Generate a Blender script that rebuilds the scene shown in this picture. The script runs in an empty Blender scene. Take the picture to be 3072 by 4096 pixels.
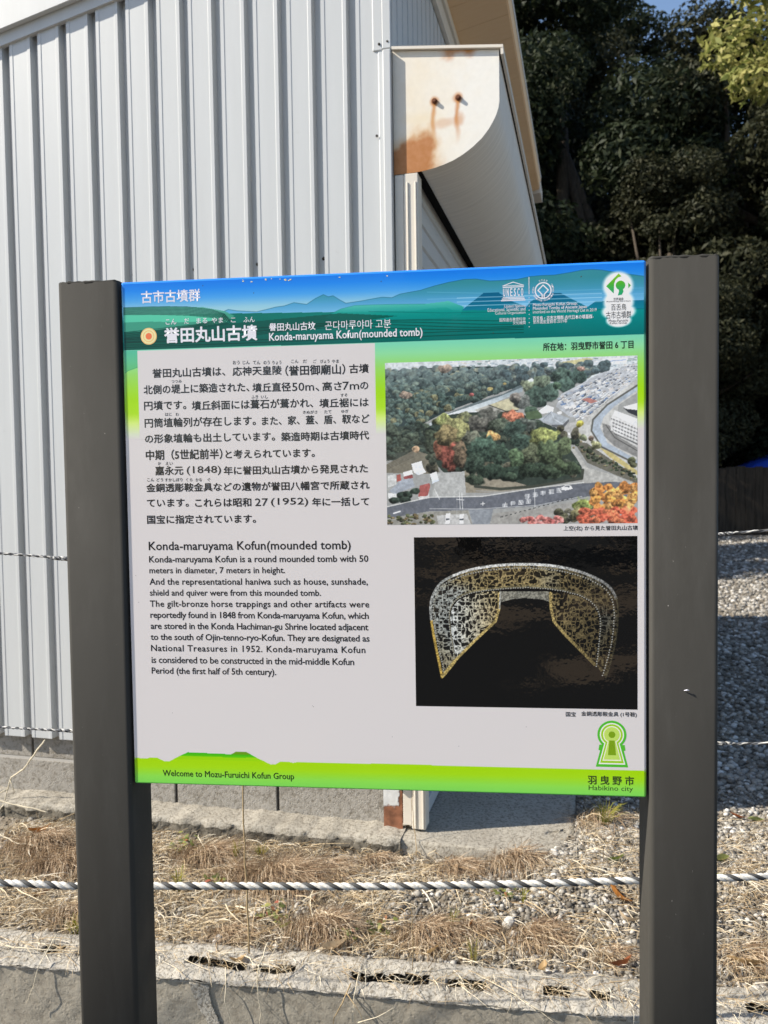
import bpy, bmesh, math, random
import numpy as np
from mathutils import Vector, Matrix, noise
random.seed(7); rng = np.random.default_rng(7)
S = bpy.context.scene; COL = S.collection; R = math.radians; PI = math.pi

# ------------------------------------------------------------------ camera
cam = bpy.data.cameras.new('camera'); cam_o = bpy.data.objects.new('camera', cam); COL.objects.link(cam_o)
cam.sensor_fit = 'VERTICAL'; cam.sensor_height = 36.0; cam.lens = 36.0*3230.95/4096
cam.clip_start = 0.05; cam.clip_end = 2000
PITCH, ROLL = -0.0423655, -0.0144008
_f = Vector((0, math.cos(PITCH), math.sin(PITCH))); _u = Vector((0, -math.sin(PITCH), math.cos(PITCH))); _r = Vector((1, 0, 0))
_r2 = math.cos(ROLL)*_r + math.sin(ROLL)*_u; _u2 = -math.sin(ROLL)*_r + math.cos(ROLL)*_u
cam_o.matrix_world = Matrix(((_r2.x, _u2.x, -_f.x, 0), (_r2.y, _u2.y, -_f.y, 0), (_r2.z, _u2.z, -_f.z, 1.5), (0, 0, 0, 1)))
cam.dof.use_dof = True; cam.dof.focus_distance = 1.5; cam.dof.aperture_fstop = 8.0
S.camera = cam_o

# ------------------------------------------------------------------ world, sun, exposure
SUN_AZ, SUN_EL = R(81.5), R(39.0)            # the light travels to the right and a little away from the camera
w = bpy.data.worlds.new('World'); S.world = w; w.use_nodes = True
nt = w.node_tree; bg = nt.nodes['Background']
sky = nt.nodes.new('ShaderNodeTexSky'); sky.sky_type = 'NISHITA'; sky.sun_disc = False
sky.sun_elevation = SUN_EL; sky.sun_rotation = PI + SUN_AZ; sky.air_density = 1.0; sky.dust_density = 0.6; sky.ozone_density = 1.2
nt.links.new(sky.outputs[0], bg.inputs[0]); bg.inputs[1].default_value = 0.12
sd = Vector((math.sin(SUN_AZ)*math.cos(SUN_EL), math.cos(SUN_AZ)*math.cos(SUN_EL), -math.sin(SUN_EL)))
sl = bpy.data.lights.new('sun', 'SUN'); sl.energy = 5.0; sl.angle = R(0.5); sl.color = (1.0, 0.925, 0.80)
so = bpy.data.objects.new('sun', sl); COL.objects.link(so); so.rotation_euler = sd.to_track_quat('-Z', 'Y').to_euler(); so.location = (-6, -2, 6)
S.view_settings.view_transform = 'Standard'; S.view_settings.look = 'None'; S.view_settings.exposure = 0.75; S.view_settings.gamma = 1
S.render.engine = 'CYCLES'
S.cycles.use_denoising = True; S.cycles.max_bounces = 8; S.cycles.transparent_max_bounces = 8
S.cycles.use_adaptive_sampling = True; S.cycles.adaptive_threshold = 0.01
S.render.film_transparent = False

# ------------------------------------------------------------------ helpers
def lin(c):
    c = np.asarray(c, float); return np.where(c <= 0.04045, c/12.92, ((c+0.055)/1.055)**2.4)
def mesh(name, V, F, mat, parent=None, smooth=False, cols=None, loc=None, rotz=0):
    me = bpy.data.meshes.new(name); V = np.asarray(V, np.float32).reshape(-1, 3)
    if isinstance(F, np.ndarray):
        n, k = F.shape
        me.vertices.add(len(V)); me.vertices.foreach_set('co', V.ravel())
        me.loops.add(n*k); me.loops.foreach_set('vertex_index', F.astype(np.int32).ravel())
        me.polygons.add(n); me.polygons.foreach_set('loop_start', np.arange(0, n*k, k, dtype=np.int32)); me.polygons.foreach_set('loop_total', np.full(n, k, np.int32))
        me.update(calc_edges=True)
    else:
        me.from_pydata([tuple(v) for v in V.tolist()], [], F); me.update()
    if cols is not None:
        at = me.color_attributes.new('paint', 'FLOAT_COLOR', 'POINT')
        c4 = np.ones((len(V), 4), np.float32); c4[:, :3] = np.asarray(cols).reshape(-1, 3); at.data.foreach_set('color', c4.ravel())
    if smooth: me.polygons.foreach_set('use_smooth', np.ones(len(me.polygons), bool))
    me.materials.append(mat)
    o = bpy.data.objects.new(name, me); COL.objects.link(o)
    if parent: o.parent = parent
    if loc is not None: o.location = loc
    o.rotation_euler.z = rotz
    return o
def empty(name, loc=(0, 0, 0), rotz=0, label=None, cat=None, group=None):
    o = bpy.data.objects.new(name, None); COL.objects.link(o); o.location = loc; o.rotation_euler.z = rotz; o.empty_display_size = 0.1
    return tag(o, label, cat, group)
def tag(o, label=None, cat=None, group=None, kind=None):
    if label: o['label'] = label
    if cat: o['category'] = cat
    if group: o['group'] = group
    if kind: o['kind'] = kind
    return o
class MB:
    def __init__(s): s.v = []; s.f = []
    def add(s, V, F):
        n = len(s.v); s.v += [tuple(v) for v in V]; s.f += [tuple(i+n for i in f) for f in F]
    def box(s, x0, x1, y0, y1, z0, z1):
        V = [(x, y, z) for z in (z0, z1) for y in (y0, y1) for x in (x0, x1)]
        s.add(V, [(0, 2, 3, 1), (4, 5, 7, 6), (0, 1, 5, 4), (2, 6, 7, 3), (0, 4, 6, 2), (1, 3, 7, 5)])
    def bar(s, x0, x1, y0, y1, z0, z1, b=0.003):      # box with chamfered edges
        bm = bmesh.new(); bmesh.ops.create_cube(bm, size=1)
        for v in bm.verts: v.co = Vector(((x0+x1)/2+v.co.x*(x1-x0), (y0+y1)/2+v.co.y*(y1-y0), (z0+z1)/2+v.co.z*(z1-z0)))
        bmesh.ops.bevel(bm, geom=bm.edges[:], offset=b, segments=2, profile=0.5, affect='EDGES')
        bm.verts.index_update(); s.add([v.co[:] for v in bm.verts], [[v.index for v in f.verts] for f in bm.faces]); bm.free()
    def extrude(s, prof, axis, a0, a1, caps=True, closed=True):   # prof: 2D points, swept from a0 to a1
        def p(q, t): return {'x': (t, q[0], q[1]), 'y': (q[0], t, q[1]), 'z': (q[0], q[1], t)}[axis]
        n = len(prof); V = [p(q, a0) for q in prof]+[p(q, a1) for q in prof]
        F = [(i, (i+1) % n, n+(i+1) % n, n+i) for i in range(n if closed else n-1)]
        if caps and closed: F += [tuple(range(n))[::-1], tuple(range(n, 2*n))]
        s.add(V, F)
    def tube(s, pts, rad, seg=6, closed_ends=True):
        pts = [Vector(q) for q in pts]; n = len(pts); rad = rad if hasattr(rad, '__len__') else [rad]*n
        ref = Vector((0.31, 0.22, 0.93)); V = []
        for i, q in enumerate(pts):
            t = (pts[min(i+1, n-1)]-pts[max(i-1, 0)]).normalized(); a = t.cross(ref)
            if a.length < 1e-3: a = t.cross(Vector((1, 0, 0)))
            a.normalize(); b = t.cross(a)
            V += [q+rad[i]*(math.cos(2*PI*k/seg)*a+math.sin(2*PI*k/seg)*b) for k in range(seg)]
        F = [(i*seg+k, i*seg+(k+1) % seg, (i+1)*seg+(k+1) % seg, (i+1)*seg+k) for i in range(n-1) for k in range(seg)]
        if closed_ends: F += [tuple(range(seg))[::-1], tuple(range((n-1)*seg, n*seg))]
        s.add([v[:] for v in V], F)
    def build(s, name, mat, parent=None, smooth=False, **k): return mesh(name, s.v, s.f, mat, parent, smooth, **k)
def fnoise(V, scale, seed=0, octaves=4):
    return np.array([noise.fractal(Vector((v[0]*scale+seed, v[1]*scale, v[2]*scale)), 1.0, 2.0, octaves) for v in V])

class NT:
    def __init__(s, name, rough=0.6, spec=0.5, metal=0.0):
        s.m = bpy.data.materials.new(name); s.m.use_nodes = True; s.t = s.m.node_tree; s.b = s.t.nodes['Principled BSDF']
        s.b.inputs['Roughness'].default_value = rough; s.b.inputs['Specular IOR Level'].default_value = spec; s.b.inputs['Metallic'].default_value = metal
        s.co = s.t.nodes.new('ShaderNodeTexCoord')
    def n(s, typ, **k):
        q = s.t.nodes.new('ShaderNode'+typ)
        for a, v in k.items(): setattr(q, a, v)
        return q
    def link(s, a, b): s.t.links.new(a, b)
    def coords(s, scale=(1, 1, 1)):
        mp = s.n('Mapping'); mp.inputs['Scale'].default_value = scale; s.link(s.co.outputs['Object'], mp.inputs['Vector']); return mp.outputs[0]
    def noise(s, scale, detail=6, rough=0.55, stretch=(1, 1, 1)):
        q = s.n('TexNoise'); q.inputs['Scale'].default_value = scale; q.inputs['Detail'].default_value = detail; q.inputs['Roughness'].default_value = rough
        s.link(s.coords(stretch), q.inputs['Vector']); return q.outputs['Fac']
    def vor(s, scale, feature='F1', out='Distance'):
        q = s.n('TexVoronoi', feature=feature); q.inputs['Scale'].default_value = scale; s.link(s.coords(), q.inputs['Vector']); return q.outputs[out]
    def ramp(s, fac, stops, interp='LINEAR'):
        q = s.n('ValToRGB'); q.color_ramp.interpolation = interp; e = q.color_ramp.elements
        while len(e) < len(stops): e.new(0.5)
        for i, (p, c) in enumerate(stops): e[i].position = p; e[i].color = (*c, 1) if hasattr(c, '__len__') else (c, c, c, 1)
        s.link(fac, q.inputs[0]); return q.outputs[0]
    def mix(s, fac, a, b, mode='MIX'):
        q = s.n('Mix', data_type='RGBA', blend_type=mode)
        for inp, v in ((q.inputs[0], fac), (q.inputs[6], a), (q.inputs[7], b)):
            if isinstance(v, bpy.types.NodeSocket): s.link(v, inp)
            elif hasattr(v, '__len__'): inp.default_value = (*v, 1)
            else: inp.default_value = v
        return q.outputs[2]
    def math(s, op, a, b=0.0):
        q = s.n('Math', operation=op)
        for inp, v in ((q.inputs[0], a), (q.inputs[1], b)):
            if isinstance(v, bpy.types.NodeSocket): s.link(v, inp)
            else: inp.default_value = v
        return q.outputs[0]
    def attr(s, name='paint'):
        q = s.n('Attribute'); q.attribute_name = name; return q.outputs['Color']
    def island(s): return s.n('NewGeometry').outputs['Random Per Island']
    def color(s, c):
        if isinstance(c, bpy.types.NodeSocket): s.link(c, s.b.inputs['Base Color'])
        else: s.b.inputs['Base Color'].default_value = (*c, 1)
        return s
    def rough(s, c): s.link(c, s.b.inputs['Roughness']); return s
    def bump(s, h, strength=0.3, dist=0.01):
        q = s.n('Bump'); q.inputs['Strength'].default_value = strength; q.inputs['Distance'].default_value = dist
        s.link(h, q.inputs['Height']); s.link(q.outputs[0], s.b.inputs['Normal']); return s
    def translucent(s, col, amount=0.35):
        tr = s.n('BsdfTranslucent'); mx = s.n('MixShader'); mx.inputs[0].default_value = amount
        if isinstance(col, bpy.types.NodeSocket): s.link(col, tr.inputs[0])
        else: tr.inputs[0].default_value = (*col, 1)
        out = s.t.nodes['Material Output']; s.link(s.b.outputs[0], mx.inputs[1]); s.link(tr.outputs[0], mx.inputs[2]); s.link(mx.outputs[0], out.inputs[0]); return s
    def coat(s, amount=0.6, r=0.05):
        s.b.inputs['Coat Weight'].default_value = amount; s.b.inputs['Coat Roughness'].default_value = r; return s

# ------------------------------------------------------------------ materials
def metal_white(name, base=(0.508, 0.522, 0.527), dirt=(0.38, 0.38, 0.37), rough=0.42):
    t = NT(name, rough)
    f = t.ramp(t.noise(3.0, 8, 0.6, (6, 6, 0.5)), [(0.35, 0.0), (0.75, 1.0)])
    c = t.mix(f, base, tuple(0.93*x for x in base)); g = t.ramp(t.noise(22, 8, 0.7), [(0.62, 0.0), (0.78, 1.0)])
    c = t.mix(t.math('MULTIPLY', g, 0.5), c, dirt)
    t.color(c); t.bump(t.noise(9, 2), 0.05, 0.004); return t.m
M_WHITE = metal_white('painted_white_steel')
M_CREAM = metal_white('painted_cream_steel', (0.66, 0.61, 0.53), (0.45, 0.36, 0.26))
M_CASE = metal_white('weathered_galvanised_steel', (0.58, 0.57, 0.545), (0.36, 0.34, 0.30))
t = NT('weathered_case_steel', 0.5, 0.4)
f = t.ramp(t.noise(6, 6, 0.6, (0.6, 14, 0.6)), [(0.35, 0.0), (0.7, 1.0)]); t.color(t.mix(f, (0.74, 0.71, 0.66), (0.60, 0.575, 0.53))).bump(t.noise(5, 3, 0.5, (0.5, 9, 0.5)), 0.12, 0.004); M_CASE = t.m
t = NT('grey_paint', 0.6, 0.05)
f = t.ramp(t.noise(5, 8, 0.65, (3, 3, 0.6)), [(0.3, 0.0), (0.8, 1.0)]); g = t.ramp(t.noise(45, 5, 0.8), [(0.70, 0.0), (0.76, 1.0)])
c = t.mix(f, (0.046, 0.0438, 0.0392), (0.056, 0.0535, 0.0482)); c = t.mix(t.math('MULTIPLY', g, 0.25), c, (0.26, 0.25, 0.23))
c = t.mix(t.math('MULTIPLY', t.ramp(t.noise(11, 6, 0.75, (1.6, 1.6, 0.35)), [(0.50, 0.0), (0.75, 1.0)]), 0.22), c, (0.09, 0.087, 0.081))     # dusty smears
c = t.mix(t.ramp(t.noise(150, 4, 0.6, (1, 1, 0.5)), [(0.735, 0.0), (0.77, 1.0)]), c, (0.30, 0.285, 0.26))                                           # chips
c = t.mix(t.math('MULTIPLY', t.ramp(t.noise(3.3, 7, 0.8, (4, 4, 1)), [(0.66, 0.0), (0.74, 1.0)]), 0.35), c, (0.10, 0.060, 0.038))                # rust bloom
t.color(c).rough(t.ramp(t.noise(8, 5, 0.6), [(0.3, 0.50), (0.7, 0.72)])).bump(t.noise(120, 4), 0.07, 0.001); M_POST = t.m
def concrete(name, a, b, stain, sc=60, pit=0.5):
    t = NT(name, 0.92, 0.2)
    f = t.ramp(t.noise(4, 8, 0.65), [(0.3, 0.0), (0.7, 1.0)]); h = t.noise(sc, 8, 0.7); c = t.mix(f, a, b)
    c = t.mix(t.ramp(h, [(0.38, 1.0), (0.52, 0.0)]), c, stain); c = t.mix(t.ramp(t.noise(2.2, 8, 0.7, (1, 1, 2.0)), [(0.5, 0.0), (0.75, 0.7)]), c, stain)
    t.color(c); hb = t.math('ADD', h, t.math('MULTIPLY', t.ramp(t.vor(sc*1.6), [(0.0, 0.0), (0.35, 1.0)]), pit)); t.bump(hb, 0.55, 0.006); return t.m
M_BLOCK = concrete('concrete_block', (0.36, 0.335, 0.30), (0.30, 0.28, 0.25), (0.20, 0.18, 0.15), 70)
M_FACE = concrete('concrete_wall_face', (0.36, 0.325, 0.265), (0.325, 0.293, 0.24), (0.25, 0.222, 0.178), 42, 0.25)
M_CRUMB = concrete('crumbled_mortar', (0.46, 0.43, 0.38), (0.37, 0.345, 0.30), (0.17, 0.15, 0.12), 130, 0.9)
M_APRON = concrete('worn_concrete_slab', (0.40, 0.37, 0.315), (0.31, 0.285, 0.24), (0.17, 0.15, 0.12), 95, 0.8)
M_DARKCONC = concrete('dark_concrete', (0.20, 0.18, 0.145), (0.14, 0.125, 0.10), (0.06, 0.052, 0.04), 45, 0.9)
t = NT('dark_joint', 0.95, 0.1); t.color((0.05, 0.045, 0.04)); M_JOINT = t.m
t = NT('pale_mortar', 0.95, 0.1); t.color((0.42, 0.40, 0.37)); M_MORTAR = t.m
t = NT('gravel_bed', 0.95, 0.2)
c = t.ramp(t.vor(55, out='Color'), [(0.2, (0.11, 0.095, 0.075)), (0.5, (0.21, 0.185, 0.15)), (0.8, (0.36, 0.33, 0.285))])
t.color(t.mix(t.ramp(t.noise(1.3, 6), [(0.4, 0.0), (0.65, 0.6)]), c, (0.15, 0.12, 0.085))).bump(t.ramp(t.vor(55), [(0.0, 1.0), (0.5, 0.0)]), 0.9, 0.02); M_GROUND = t.m
t = NT('path_asphalt', 0.9, 0.2); c = t.ramp(t.noise(120, 6, 0.8), [(0.3, 0.05), (0.7, 0.085)])
t.color(t.mix(t.ramp(t.noise(0.55, 4, 0.55), [(0.52, 0.0), (0.57, 1.0)]), c, t.ramp(t.noise(40, 6, 0.7), [(0.3, (0.30, 0.22, 0.15)), (0.7, (0.46, 0.36, 0.26))]))).bump(t.noise(180, 4), 0.4, 0.004); M_PATH = t.m  # pale brown patches added so the saddle print shows brown reflections
t = NT('stones', 0.85, 0.3)
t.color(t.mix(t.math('MULTIPLY', t.noise(90, 4), 0.35), t.ramp(t.island(), [(0.0, (0.10, 0.088, 0.072)), (0.35, (0.21, 0.19, 0.16)), (0.75, (0.36, 0.335, 0.295)), (0.92, (0.54, 0.515, 0.475)), (1.0, (0.70, 0.685, 0.65))]), (0.10, 0.095, 0.09))); M_STONE = t.m
t = NT('straw', 0.8, 0.2)
cs = t.ramp(t.island(), [(0.0, (0.21, 0.14, 0.075)), (0.28, (0.42, 0.31, 0.18)), (0.55, (0.62, 0.50, 0.33)), (0.8, (0.80, 0.70, 0.52)), (1.0, (0.88, 0.82, 0.69))]); t.color(cs).translucent(cs, 0.3); M_STRAW = t.m
t = NT('green_blade', 0.6, 0.3)
cs = t.ramp(t.island(), [(0.0, (0.12, 0.15, 0.02)), (0.5, (0.26, 0.26, 0.035)), (1.0, (0.42, 0.33, 0.06))]); t.color(cs).translucent(cs, 0.4); M_BLADE = t.m
def leafmat(name, col, col2, tr=0.35, rough=0.5):
    t = NT(name, rough, 0.4); c = t.mix(t.ramp(t.noise(60, 5, 0.7), [(0.35, 0.0), (0.7, 1.0)]), col, col2); t.color(c).translucent(c, tr); return t.m
LEAF = {k: leafmat('fallen_leaf_'+k, *v) for k, v in {
 'beige': ((0.56, 0.45, 0.31), (0.46, 0.34, 0.22)), 'pink': ((0.52, 0.39, 0.30), (0.44, 0.32, 0.23)), 'orange': ((0.40, 0.17, 0.035), (0.27, 0.10, 0.025)),
 'rust': ((0.27, 0.085, 0.03), (0.18, 0.06, 0.022)), 'tan': ((0.46, 0.32, 0.16), (0.36, 0.23, 0.11)), 'green': ((0.12, 0.17, 0.03), (0.20, 0.23, 0.05)),
 'lime': ((0.40, 0.42, 0.16), (0.30, 0.34, 0.10)), 'brown': ((0.20, 0.10, 0.045), (0.13, 0.065, 0.03))}.items()}
def foliage(name, a, b, c, tr=0.25):
    t = NT(name, 0.62, 0.2); q = t.ramp(t.island(), [(0.0, a), (0.6, b), (1.0, c)]); t.color(q).translucent(q, tr); return t.m
M_DARKLEAF = foliage('evergreen_leaves', (0.013, 0.021, 0.010), (0.023, 0.033, 0.015), (0.044, 0.052, 0.026))
M_OLIVELEAF = foliage('olive_leaves', (0.020, 0.024, 0.012), (0.035, 0.038, 0.019), (0.062, 0.061, 0.032))
M_LITLEAF = foliage('broad_yellow_green_leaves', (0.16, 0.19, 0.05), (0.30, 0.30, 0.09), (0.46, 0.42, 0.17), 0.35)
t = NT('bark', 0.9, 0.2); t.color(t.ramp(t.noise(9, 8, 0.6, (3, 3, 0.5)), [(0.3, (0.045, 0.036, 0.028)), (0.7, (0.11, 0.09, 0.07))])).bump(t.noise(30, 6), 0.5, 0.02); M_BARK = t.m
t = NT('dry_stem', 0.8, 0.2); t.color((0.34, 0.25, 0.14)); M_STEM = t.m
t = NT('pale_root', 0.8, 0.2); t.color((0.60, 0.53, 0.40)); M_ROOT = t.m
def paintmat(name, rough=0.5, spec=0.5, coat=0.0, cr=0.06, bumpy=0.0):
    t = NT(name, rough, spec); t.color(t.attr())
    if coat: t.coat(coat, cr)
    if bumpy:
        b = t.n('Bump'); b.inputs['Strength'].default_value = bumpy; b.inputs['Distance'].default_value = 0.002
        t.link(t.noise(70, 2, 0.5), b.inputs['Height']); t.link(b.outputs[0], t.b.inputs['Coat Normal'])
    return t.m
M_PRINT = paintmat('printed_sheet', 0.55, 0.05, 0.3, 0.05, 0.05)
M_PHOTO = paintmat('glossy_photo_print', 0.5, 0.0, 1.0, 0.02, 0.05); M_PHOTO.node_tree.nodes['Principled BSDF'].inputs['Coat IOR'].default_value = 1.5
M_RUST = paintmat('rusting_painted_steel', 0.55, 0.4)
def ink(name, c): t = NT(name, 0.5, 0.2); t.color(c); t.coat(0.5, 0.05); return t.m
INK_K = ink('black_ink', (0.012, 0.011, 0.011)); INK_W = ink('white_ink', (0.80, 0.79, 0.84)); INK_G = ink('dark_green_ink', (0.022, 0.05, 0.008)); INK_P = ink('lilac_white_ink', (0.72, 0.72, 0.82))

# ================================================================== SETTING
# the path in front (z = 0), the gravel lot behind the low wall (z about 0.27)
WD = Vector((0.98793, -0.15495, 0)); WN = Vector((0.15495, 0.98793, 0)); WA = math.atan2(WD.y, WD.x); WO = Vector((0, 1.906, 0))   # front top edge of the low wall
WTHK = 0.14
mb = MB(); mb.add([(-120, -160, 0), (120, -160, 0)]+[(WO+WD*s+WN*0.02)[:] for s in (120, -120)], [(0, 1, 2, 3)])
tag(mb.build('path', M_PATH), kind='structure')
# lot: coordinates along / behind the low wall
def smooth(a, b, x): t = min(1, max(0, (x-a)/(b-a))); return t*t*(3-2*t)
def ground_z(a, b):
    z = 0.252+max(0.035*min(1, max(0, (b-0.85)/1.2)), 0.047*smooth(0.10, 0.52, a)*smooth(0.30, 0.62, b))
    z += 0.012*noise.noise(Vector((a*3.1, b*3.1, 0.3)))+0.008*noise.noise(Vector((a*9, b*9, 1.7)))
    return z-0.006*math.exp(-max(0, b-WTHK)/0.05)
As = np.concatenate([[-260, -120, -60, -30, -15, -8, -5, -3.2], np.arange(-2.2, 5.0, 0.035), [6, 8, 11, 16, 26, 50, 120, 260]])
Bs = np.concatenate([np.arange(WTHK-0.004, 2.2, 0.03), np.arange(2.25, 7, 0.12), [8, 10, 13, 17, 22, 30, 50, 100, 250, 600]])
V = []
for b in Bs:
    for a in As: V.append((a, b, ground_z(a, b)))
na, nb = len(As), len(Bs)
F = np.array([(j*na+i, j*na+i+1, (j+1)*na+i+1, (j+1)*na+i) for j in range(nb-1) for i in range(na-1)])
tag(mesh('gravel_lot_ground', V, F, M_GROUND, loc=WO, rotz=WA, smooth=True), kind='structure')
def lot_z(x, y):
    d = Vector((x, y, 0))-WO; return ground_z(d.dot(WD), d.dot(WN))

# ---- low retaining wall of hollow blocks, its broken top filled with mortar
def ridge(a, seed): return noise.fractal(Vector((a*7, seed, 0)), 1.0, 2.0, 4)
low = empty('low_block_wall', WO, WA, 'low old concrete block wall with crumbling mortar top, in front of the dry grass', 'wall')
an = np.arange(-2.6, 2.9, 0.0045); cn = np.linspace(0, WTHK, 41); V = []; HOLE = np.zeros((len(cn), len(an)), bool)
slots = [(-2.4, -2.15), (-1.95, -1.6), (-1.45, -1.2), (-0.962, -0.900), (-0.856, -0.818), (-0.555, -0.385), (-0.37, -0.255), (-0.115, 0.085), (0.125, 0.225), (0.362, 0.428), (0.472, 0.520), (0.66, 0.72), (0.83, 1.05), (1.3, 1.5), (1.7, 2.1)]
for j, c in enumerate(cn):
    for i, a in enumerate(an):
        u = c/WTHK
        z = 0.250+0.006*ridge(a, 3.0)+0.0028*noise.fractal(Vector((a*26, c*26, 2.2)), 1.0, 2.0, 3)+0.0022*noise.fractal(Vector((a*85, c*85, 5.2)), 1.0, 2.0, 3)
        g_ = max(min((a-s0)/0.012, (s1-a)/0.012) for s0, s1 in slots); g_ = min(1, g_+0.35*noise.noise(Vector((a*30, c*20, 8))))
        mid = 0.47+0.05*noise.noise(Vector((a*6, 1.2, 3.4))); wd = 0.125+0.055*noise.noise(Vector((a*7, 5.2, 0)))+0.012*noise.noise(Vector((a*30, 2.2, 0)))
        d = 1-abs(u-mid)/wd
        if g_ > 0 and d > 0: z -= 0.014*min(1, d*4)*min(1, g_*1.5); HOLE[j, i] = d > 0.10 and g_ > 0.25
        else: z -= 0.010*max(0, 1-abs(u-mid)/0.16)*(0.6+0.8*noise.noise(Vector((a*18, 3.3, 0))))
        z += 0.009*max(0, math.sin(PI*min(1, max(0, (u-0.62)/0.38)))); z -= 0.008*max(0, 1-u/0.08)**2
        V.append((a, c+(0.005*noise.noise(Vector((a*25, 9.1, c*30))) if u < 0.03 else 0)-(0.0045 if u < 0.02 else 0), z))
n1 = len(an)
F = np.array([(j*n1+i, j*n1+i+1, (j+1)*n1+i+1, (j+1)*n1+i) for j in range(len(cn)-1) for i in range(n1-1) if not HOLE[j, i]])
mesh('mortar_top', V, F, M_CRUMB, low)
mb = MB(); mb.box(-2.6, 2.9, 0.012, WTHK-0.004, 0.02, 0.214); mb.add([(-2.6, WTHK-0.002, 0.0), (2.9, WTHK-0.002, 0.0), (2.9, WTHK-0.002, 0.245), (-2.6, WTHK-0.002, 0.245)], [(0, 1, 2, 3)]); mb.build('wall_core', M_DARKCONC, low)
zz = np.linspace(0, 1, 24); V = []
for q in zz:
    for a in an:
        edge = 0.238+0.007*ridge(a, 9.0)+0.004*noise.noise(Vector((a*31, 0.5, 0)))
        lip = max(0, (q-0.80)/0.20); z = edge*q/0.80 if q <= 0.80 else edge+(0.2455-edge)*lip
        y = -0.001+(-0.0035*min(1, lip*2.2) if lip else 0)+0.002*noise.noise(Vector((a*20, z*20, 4)))*(1+4*(lip > 0))
        V.append((a, y, z))
F = np.array([(j*n1+i, j*n1+i+1, (j+1)*n1+i+1, (j+1)*n1+i) for j in range(len(zz)-1) for i in range(n1-1)])
k = int(0.80*23)
mesh('rendered_face', V[:n1*(k+1)], F[:(n1-1)*k], M_FACE, low)
spall = [(-0.515, 0.238), (-0.462, 0.238), (-0.458, 0.205), (-0.447, 0.168), (-0.434, 0.143), (-0.434, 0.118), (-0.425, 0.09), (-0.447, 0.09), (-0.462, 0.135), (-0.490, 0.175), (-0.505, 0.212)]
bm = bmesh.new(); vs_ = []
P_ = []
for i in range(len(spall)):
    p0, p1 = Vector(spall[i]), Vector(spall[(i+1) % len(spall)])
    for q in range(6): w_ = p0.lerp(p1, q/6); P_.append((w_.x+0.004*noise.noise(Vector((w_.x*90, w_.y*90, 1))), w_.y+0.004*noise.noise(Vector((w_.x*90, w_.y*90, 7)))))
mb = MB(); n_ = len(P_); mb.add([(x, -0.0005, z) for x, z in P_]+[(x*0.94-0.468*-0.0+(-0.468)*0.06, -0.006, z*0.97+0.005) for x, z in P_], [(i, (i+1) % n_, n_+(i+1) % n_, n_+i) for i in range(n_)]+[tuple(range(n_, 2*n_))])
bm.free(); mb.build('mortar_smear', M_CRUMB, low)
mesh('mortar_lip', V[n1*k:], F[:(n1-1)*(len(zz)-1-k)], M_CRUMB, low)

# ================================================================== BUILDING (local axes: x along the gable wall, y into the building)
BO = Vector((0.04563, 2.68844, 0)); BA = -0.248122
shed = empty('storage_shed', BO, BA, 'white corrugated metal storage shed with a roller shutter case at its corner', 'shed')
XL, YB = -3.4, 3.05            # left end, back end
def roofz(x): return 3.394+0.195*x
P0 = 0.1205
prof = []
k = -1; xs = []
x = -0.152
while x > XL: xs.append(x); x -= P0
for gx in sorted(xs):          # groove from gx to gx+0.032, then the raised rib
    prof += [(gx, 0.0), (gx+0.0025, 0.030), (gx+0.0300, 0.030), (gx+0.0325, 0.0), (gx+0.0455, 0.0), (gx+0.0475, 0.0013), (gx+0.1065, 0.0013), (gx+0.1085, 0.0)]
prof += [(-0.0315, 0.0), (-0.0305, 0.016)]
V = [(x, y, 0.53) for x, y in prof]+[(x, y, roofz(x)+0.02) for x, y in prof]; n = len(prof)
mesh('corrugated_wall', V, [(i, i+1, n+i+1, n+i) for i in range(n-1)], M_WHITE, shed)
# screws in every second groove
for i, gx in enumerate(sorted(xs)):
    if i % 2 == 1 and gx > -1.7 or abs(gx+0.272) < 1e-3:
        pass
for gx in (-1.236, -0.995, -0.754, -0.513, -0.272):
    mb = MB(); mb.tube([(gx+0.019, 0.0305, 2.2465), (gx+0.019, 0.028, 2.2465)], 0.0062, 10); mb.tube([(gx+0.019, 0.028, 2.2465), (gx+0.019, 0.0235, 2.2465)], [0.0042, 0.0036], 6)
    t_ = mb.build('screw', M_JOINT, shed)
# block base
def rough_blocks():
    mb = MB(); jo = MB(); x = -0.066; 
    for row, (z0, z1) in enumerate(((0.24, 0.431), (0.441, 0.60))):
        x1 = -0.066-(0.2 if row else 0); first = True
        while x1 > XL:
            a = -0.066 if first and row else x1; b0 = x1-0.390 if not (first and row) else x1+0.0
            mb.bar(max(b0, XL), a, 0.034, 0.17, z0, z1, 0.003); x1 = b0-0.010; first = False
    return mb
rough_blocks().build('block_base', M_BLOCK, shed)
mb = MB(); mb.box(XL, -0.066, 0.039, 0.165, 0.24, 0.433); mb.build('dark_joint', M_JOINT, shed)
mb = MB(); mb.box(XL, -0.066, 0.0355, 0.16, 0.430, 0.4415); mb.build('mortar_joint', M_MORTAR, shed)
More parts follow.
